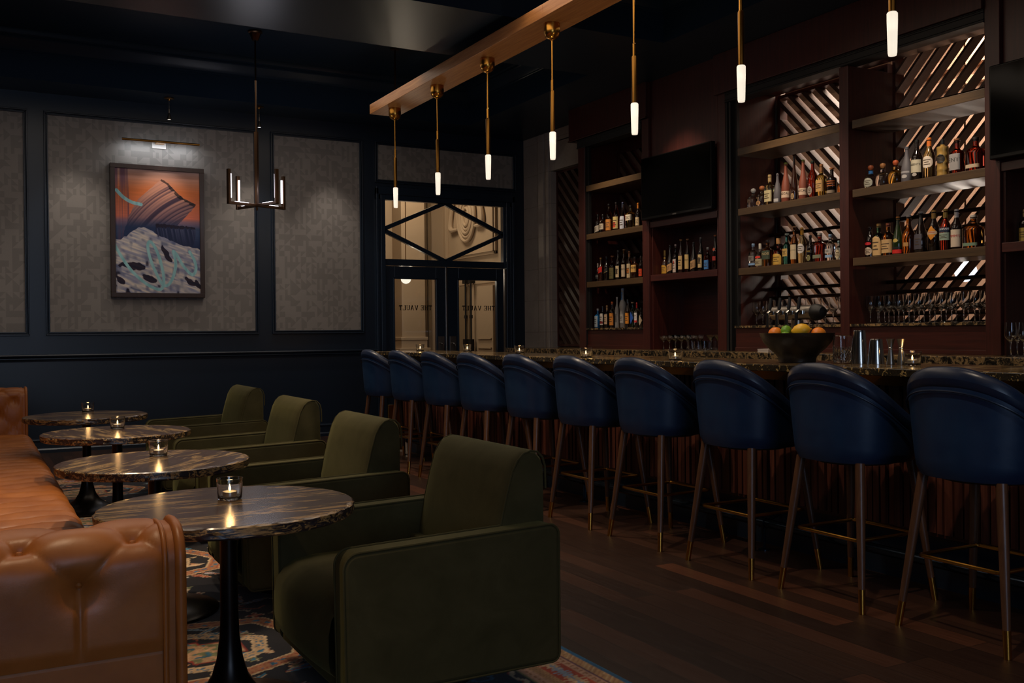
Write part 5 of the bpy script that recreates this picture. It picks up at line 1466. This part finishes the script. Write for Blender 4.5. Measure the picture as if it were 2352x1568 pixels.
# ------------------------------------------------------------------ glasses
def make_wine():
    w = thing('wine_glass', '', 'glass', (0, 0, 0))
    MB().lathe([(0, .001), (.034, .001), (.035, .003), (.015, .007), (.0045, .014), (.0036, .05), (.004, .085), (.007, .097), (.018, .108), (.036, .128), (.0405, .142), (.038, .18), (.034, .228), (.033, .228), (.0370, .18), (.0392, .142), (.034, .130), (.017, .112), (.003, .104), (0, .103)], 22).build('bowl_and_stem', M['glass'], w, smooth=60)
    return w
def make_coupe():
    w = thing('coupe_glass', '', 'glass', (0, 0, 0))
    MB().lathe([(0, .001), (.033, .001), (.034, .003), (.012, .007), (.004, .014), (.0036, .07), (.006, .082), (.02, .092), (.040, .112), (.047, .135), (.048, .152), (.0468, .152), (.0455, .135), (.0385, .114), (.019, .096), (0, .088)], 22).build('bowl_and_stem', M['glass'], w, smooth=60)
    return w
def make_martini():
    w = thing('martini_glass', '', 'glass', (0, 0, 0))
    MB().lathe([(0, .001), (.033, .001), (.034, .003), (.012, .007), (.004, .014), (.004, .085), (.008, .093), (.053, .152), (.0518, .153), (.006, .099), (0, .096)], 22).build('bowl_and_stem', M['glass'], w, smooth=60)
    return w
def make_rocks():
    w = thing('rocks_glass', '', 'glass', (0, 0, 0))
    MB().lathe([(0, .001), (.037, .001), (.039, .004), (.0395, .04), (.041, .092), (.0385, .092), (.037, .042), (.035, .014), (0, .012)], 20).build('tumbler', M['glass'], w, smooth=50)
    return w
def put_row(mk, spots, labs, group):
    first = None
    for (x, y, z), lab in zip(spots, labs):
        if first is None:
            first = mk(); first.location = (x, y, z); first['label'] = lab; first['group'] = group
        else:
            dup(first, (x, y, z), 0, lab)
ys = [6.93, 6.845, 6.755, 6.647, 6.548, 6.269, 6.177, 6.086, 5.998, 5.89]
put_row(make_wine, [(6.45, y, 1.298) for y in ys], ['clear stemmed wine glass on the centre ledge, %s from the left' % ORD[i] for i in range(len(ys))], 'wine glasses on the centre ledge')
ys = [5.575, 5.487, 5.392, 5.297, 5.2, 5.108, 5.011, 4.91, 4.82, 4.718, 4.629, 4.54]
put_row(make_wine, [(6.42, y, 1.298) for y in ys], ['wine glass in the front row of the right ledge, %s from the left' % ORD[i] for i in range(len(ys))], 'wine glasses on the right ledge')
ys = [5.60, 5.53, 5.437, 5.343, 5.244, 5.153, 5.053, 4.955, 4.868, 4.766, 4.672]
put_row(make_wine, [(6.535, y, 1.298) for y in ys], ['wine glass in the back row of the right ledge, %s from the left' % ORD[i] for i in range(len(ys))], 'wine glasses on the right ledge')
put_row(make_wine, [(6.10, 4.131, CT), (6.20, 4.15, CT), (6.10, 4.035, CT)], ['wine glass beside the right-hand mahogany column, leftmost of three', 'wine glass beside the right-hand mahogany column, rear of three', 'wine glass beside the right-hand mahogany column, cut by the edge'], 'wine glasses beside the right column')
ys = [8.225, 8.125, 8.025, 7.925, 7.825]
put_row(make_coupe, [(6.36, y, CT) for y in ys], ['stemmed coupe glass in the front row under the first television bay, %s from left' % ORD[i] for i in range(5)], 'coupe glasses on the back counter')
put_row(make_coupe, [(6.47, y - .05, CT) for y in ys], ['stemmed coupe glass in the back row under the first television bay, %s from left' % ORD[i] for i in range(5)], 'coupe glasses on the back counter')
ys = [7.735, 7.64, 7.545]
put_row(make_rocks, [(6.34, y, CT) for y in ys] + [(6.44, y - .04, CT) for y in ys], ['low rocks glass beside the coupes, front row, %s from left' % ORD[i] for i in range(3)] + ['low rocks glass beside the coupes, back row, %s from left' % ORD[i] for i in range(3)], 'rocks glasses on the back counter')
put_row(make_martini, [(6.36, 7.475, CT), (6.36, 7.36, CT)], ['martini glass on the back counter, left of two', 'martini glass on the back counter, right of two'], 'martini glasses on the back counter')

# ------------------------------------------------------------------ things on the bar
BZ = 1.07
bw = thing('fruit_bowl', 'big dark wooden bowl of citrus fruit on the bar', 'bowl', (4.05, 4.03, BZ))
def bowl_mat():
    m, nt, b = new_mat('dark_carved_wood')
    f = noise(nt, coords(nt, (3, 3, 9)), 4, 5, .6, .5); L(nt, ramp(nt, f, [(.3, '#120d0a'), (.7, '#241a13')]), b.inputs['Base Color']); sp(b, rough=.42)
    bump(nt, b, f, .25, .01); return m
MB().lathe([(0, .002), (.100, .002), (.102, .012), (.105, .03), (.12, .05), (.155, .08), (.185, .115), (.200, .150), (.204, .166), (.194, .166), (.188, .15), (.172, .118), (.14, .085), (.09, .06), (0, .055)], 48).build('bowl', bowl_mat(), bw, smooth=40)
def peel(name, c0, c1):
    m, nt, b = new_mat(name)
    f = noise(nt, coords(nt), 6, 3); L(nt, ramp(nt, f, [(.3, c0), (.7, c1)]), b.inputs['Base Color']); sp(b, rough=.38, spec=.4)
    bump(nt, b, noise(nt, coords(nt), 160, 2), .12, .002); return m
P_or, P_li, P_le = peel('orange_peel', '#e0761a', '#f08f2a'), peel('lime_peel', '#5a8a1c', '#7aa52c'), peel('lemon_peel', '#e0a41c', '#f0bd34')
def fruit(kind, loc, lab, rz=0, tilt=0):
    r = {'orange': .041, 'lime': .032, 'lemon': .036}[kind]
    t = thing(kind, lab, kind, loc, rz, 'citrus fruit in the bowl')
    if kind == 'lemon':
        pr = [(0, -.056), (.007, -.054), (.013, -.047), (.027, -.034), (.036, -.012), (.037, .006), (.03, .03), (.016, .044), (.007, .05), (0, .054)]
    elif kind == 'lime':
        pr = [(0, -.036), (.006, -.0345), (.02, -.027), (.03, -.01), (.031, .006), (.024, .022), (.01, .031), (.004, .035), (0, .036)]
    else:
        pr = [(0, -.038)] + [(r * math.cos(a), r * .97 * math.sin(a)) for a in [(-80 + 160 * i / 14) * PI / 180 for i in range(15)]] + [(0, .0375)]
    Mx = Matrix.Rotation(tilt, 4, 'Y')
    MB().lathe(pr, 24, M=Mx).build('peel', {'orange': P_or, 'lime': P_li, 'lemon': P_le}[kind], t, smooth=80)
    MB().lathe([(0, .0), (.0045, .001), (.005, .003), (0, .004)], 8, (0, 0, pr[-1][1] - .001), M=Mx).build('stem_end', P_li if kind != 'lemon' else P_le, t)
    return t
fz = BZ + .155
fruit('orange', (4.00, 4.145, fz + .005), 'orange at the left end of the fruit bowl', .4, .6)
fruit('lime', (4.0, 4.062, fz + .022), 'lime on top of the fruit bowl beside the left orange', .8, .5)
fruit('orange', (4.075, 4.02, fz + .014), 'orange at the middle of the fruit bowl behind the lime', 0, .9)
fruit('lemon', (4.01, 3.958, fz + .026), 'large lemon lying on top of the fruit bowl', math.atan2(-.9, .5), 1.45)
fruit('orange', (4.075, 3.895, fz + .002), 'orange at the right end of the fruit bowl', .2, .3)
fruit('lime', (3.945, 4.015, fz - .012), 'lime low in the bowl between the oranges and the lemon', .3, 1.2)

mg = thing('mixing_glass', 'tall cut-crystal mixing glass on the bar beside the fruit bowl', 'glass', (4.12, 3.768, BZ))
P_ = []
n = 64
prof = [(.0, .002), (.044, .002), (.0475, .006), (.048, .02), (.0485, .05), (.049, .085), (.0495, .10), (.0495, .148), (.047, .15), (.0465, .10), (.045, .05), (.043, .018), (0, .016)]
for i in range(n):
    a = 2 * PI * i / n
    P_.append([(r * math.cos(a), r * math.sin(a), z) for r, z in prof])
MB().grid(P_, wrap_u=True).build('glass_wall', M['glass'], mg, smooth=50)
m = MB()
for s in (1, -1):
    for k in range(16):
        a0 = 2 * PI * k / 16
        m.tube([(.0492 * math.cos(a0 + s * .8 * j / 8), .0492 * math.sin(a0 + s * .8 * j / 8), .01 + .08 * j / 8) for j in range(9)], .0014, 5)
m.build('cut_pattern', M['glass'], mg)
def tin(name, lab, loc, r0, r1, h):
    t = thing(name, lab, 'shaker', loc)
    MB().lathe([(r0 * .9, .0), (r0, .001), (r0 * 1.005, .006), (r1 * 1.02, h * .93), (r1, h * .97), (r1 * .96, h), (0, h)], 40).build('tin_body', M['steel'], t, smooth=50)
    MB().lathe([(r0 * 1.012, .0), (r0 * 1.02, .002), (r0 * 1.012, .004)], 40).build('rolled_rim', M['steel'], t)
    return t
tin('shaker_tin', 'tall polished steel shaker tin upside down on the bar', (4.12, 3.652, BZ), .044, .031, .178)
tin('shaker_tin', 'short polished steel shaker tin beside the tall one', (4.12, 3.543, BZ), .042, .031, .132)
for y, lab in ((3.452, 'steel hourglass jigger on the bar, left of two'), (3.388, 'steel hourglass jigger on the bar, right of two')):
    j = thing('jigger', lab, 'jigger', (4.12, y, BZ), 0, 'jiggers on the bar')
    MB().lathe([(0, .001), (.020, .001), (.0205, .003), (.009, .082), (.0085, .086), (.021, .132), (.0195, .132), (.008, .095), (0, .093)], 28).build('cups', M['steel_brushed'], j, smooth=40)
    MB().lathe([(.0092, .078), (.0112, .081), (.0112, .087), (.0092, .09)], 24).build('waist_band', M['steel'], j)
tp = thing('beer_tap_tower', 'steel beer tap tower with four black handles behind the fruit bowl', 'beer tap', (4.30, 4.277, BZ))
MB().lathe([(0, 0), (.06, 0), (.06, .01), (.037, .014), (.036, .24), (0, .25)], 30).build('column', M['steel_brushed'], tp)
MB().tube([(0, -.14, .285), (0, .185, .285)], .042, 24).build('cross_tube', M['steel_brushed'], tp)
MB().lathe([(0, -.075), (.03, -.068), (.046, -.04), (.050, -.01), (.046, .0), (0, .002)], 24, M=Matrix.Translation((0, -.135, .285)) @ Matrix.Rotation(-PI / 2, 4, 'X')).build('end_cap', M['matte_black'], tp)
for k in range(4):
    y = .155 - .078 * k
    fc = MB().tube([(-.02, y, .285), (-.075, y, .292), (-.085, y, .285), (-.09, y, .20)], [.012, .012, .011, .0085], 10).lathe([(.02, 0), (.02, .02)], 14, (-.04, y, .275), M=None).build('faucet', M['steel'], tp)
    MB().tube([(-.072, y, .297), (-.068, y, .315), (-.058, y, .375)], [.006, .011, .009], 10).build('handle', M['matte_black'], fc)
nk = thing('napkin_stack', 'stack of pale paper napkins on the back counter left of the bowl', 'napkins', (6.12, 6.43, CT))
m = MB()
for k in range(10):
    d = random.uniform(-.002, .002); m.box(-.065 + d, .065 + d, -.065 - d, .065 - d, .0008 + k * .0028, .0008 + k * .0028 + .0024)
m.build('napkins', M['linen_white'], nk, smooth=0)
# ------------------------------------------------------------------ lamps
def spot(name, loc, target, e, col, ang=70, blend=1.0, size=.05):
    l = bpy.data.lights.new(name, 'SPOT'); l.energy = e; l.color = col; l.spot_size = math.radians(ang); l.spot_blend = blend; l.shadow_soft_size = size
    o = bpy.data.objects.new(name, l); C.objects.link(o); o.location = loc
    o.rotation_euler = (Vector(target) - Vector(loc)).to_track_quat('-Z', 'Y').to_euler(); return o
def point(name, loc, e, col, size=.05):
    l = bpy.data.lights.new(name, 'POINT'); l.energy = e; l.color = col; l.shadow_soft_size = size
    o = bpy.data.objects.new(name, l); C.objects.link(o); o.location = loc; return o
def area(name, loc, target, e, col, sx, sy):
    l = bpy.data.lights.new(name, 'AREA'); l.energy = e; l.color = col; l.shape = 'RECTANGLE'; l.size = sx; l.size_y = sy
    o = bpy.data.objects.new(name, l); C.objects.link(o); o.location = loc
    o.rotation_euler = (Vector(target) - Vector(loc)).to_track_quat('-Z', 'Y').to_euler(); return o
WARM, WW, NEU, COOL = (1, .72, .45), (1, .80, .60), (1, .90, .80), (.55, .72, 1)
# assumed recessed downlights over the lounge, no fixtures modelled
for (x, y) in ((.75, 3.3), (.75, 5.4), (.75, 7.6)):
    spot('assumed_downlight', (x, y, 4.3), (x, y, 0), 130, WW, 62)
for (x, y) in ((.0, 2.3), (.0, 5.0), (.0, 8.0)):
    spot('assumed_downlight', (x - .1, y, 4.3), (x + .15, y, 0), 150, WARM, 56)
for (x, y) in ((2.6, 3.6), (2.7, 6.0), (2.7, 9.4)):
    spot('assumed_downlight', (x, y, 4.3), (x, y, 0), 170, WARM, 62)
# wall washers; those without a modelled spotlight fixture are assumed
for x in (-.3, 1.0, 2.94, 3.9):
    spot('wall_spotlight', (x, 11.15, 3.62), (x, 11.72, 1.6), 26, NEU, 62)
spot('wall_spotlight', (1.953, 11.2, 3.62), (1.9, 11.7, 2.4), 18, NEU, 50)
area('picture_lamp', (1.90, YB - .15, 3.41), (1.90, YB - .02, 2.9), 1.5, (.85, .92, 1), .78, .02)
# bar shelves and bar top: assumed downlights without fixtures
for y in (4.9, 6.3, 7.8, 9.0):
    spot('assumed_bar_downlight', (5.5, y, 3.84), (6.42, y, 1.9), 110, WW, 62, 1.0, .04)
for y in (3.0, 4.6, 6.2, 7.8, 9.2):
    spot('assumed_bar_downlight', (4.2, y, 3.66), (4.2, y, 1.07), 30, WW, 50, 1.0, .04)
# assumed unseen spotlights, added to light the stools and the bar front
for y in (2.4, 4.2, 6.0, 7.8, 9.4):
    spot('assumed_bar_front_spot', (1.9, y - .3, 3.86), (4.0, y, .55), 105, WW, 46, 1.0, .05)
# pendants give a little light of their own
for y in PY:
    point('pendant_glow', (4.06, y, 2.72), 3.2, (1, .82, .6), .04)
point('chandelier_glow', (2.579, 10.03, 2.75), 5, (.92, .9, 1), .2)
# hall and room beyond: globe lamps, plus added unseen ceiling lights
point('hall_lamp', (5.46, 13.0, 2.10), 22, (1, .82, .62), .085)
area('added_hall_light', (5.7, 13.4, 4.1), (5.9, 13.6, 0), 24, (1, .80, .58), .8, .8)
point('beyond_lamp', (8.0, 5.86, 1.78), 55, (1, .84, .70), .11)
area('added_beyond_light', (8.0, 6.2, 4.2), (8.2, 6.2, 0), 110, (1, .78, .62), .6, 3.0)
# added area lamp: assumed cool daylight from an unseen window behind the camera
area('assumed_window_light', (-.4, -5.1, 2.1), (.6, 6.0, .8), 60, COOL, 3.0, 2.2)

# added fill: broad soft area lights under the three coffers, for general ambience
area('coffer_fill', (2.0, 9.7, 3.85), (2.0, 9.7, 0), 16, (1, .84, .68), 5.0, 1.6)
area('coffer_fill', (1.8, 5.6, 3.85), (1.8, 5.6, 0), 50, (1, .80, .62), 6.0, 2.4)
area('coffer_fill', (1.8, .5, 3.85), (1.8, .5, 0), 12, (1, .80, .62), 6.0, 3.0)

wd = bpy.data.worlds.new('world'); scn.world = wd; wd.use_nodes = True
wd.node_tree.nodes['Background'].inputs[0].default_value = (.10, .14, .22, 1); wd.node_tree.nodes['Background'].inputs[1].default_value = .15
cy = scn.cycles
cy.max_bounces = 8; cy.diffuse_bounces = 3; cy.glossy_bounces = 4; cy.transmission_bounces = 8; cy.transparent_max_bounces = 8
cy.caustics_reflective = False; cy.caustics_refractive = False; cy.sample_clamp_indirect = 3.0; cy.use_denoising = True
cy.blur_glossy = 0.5
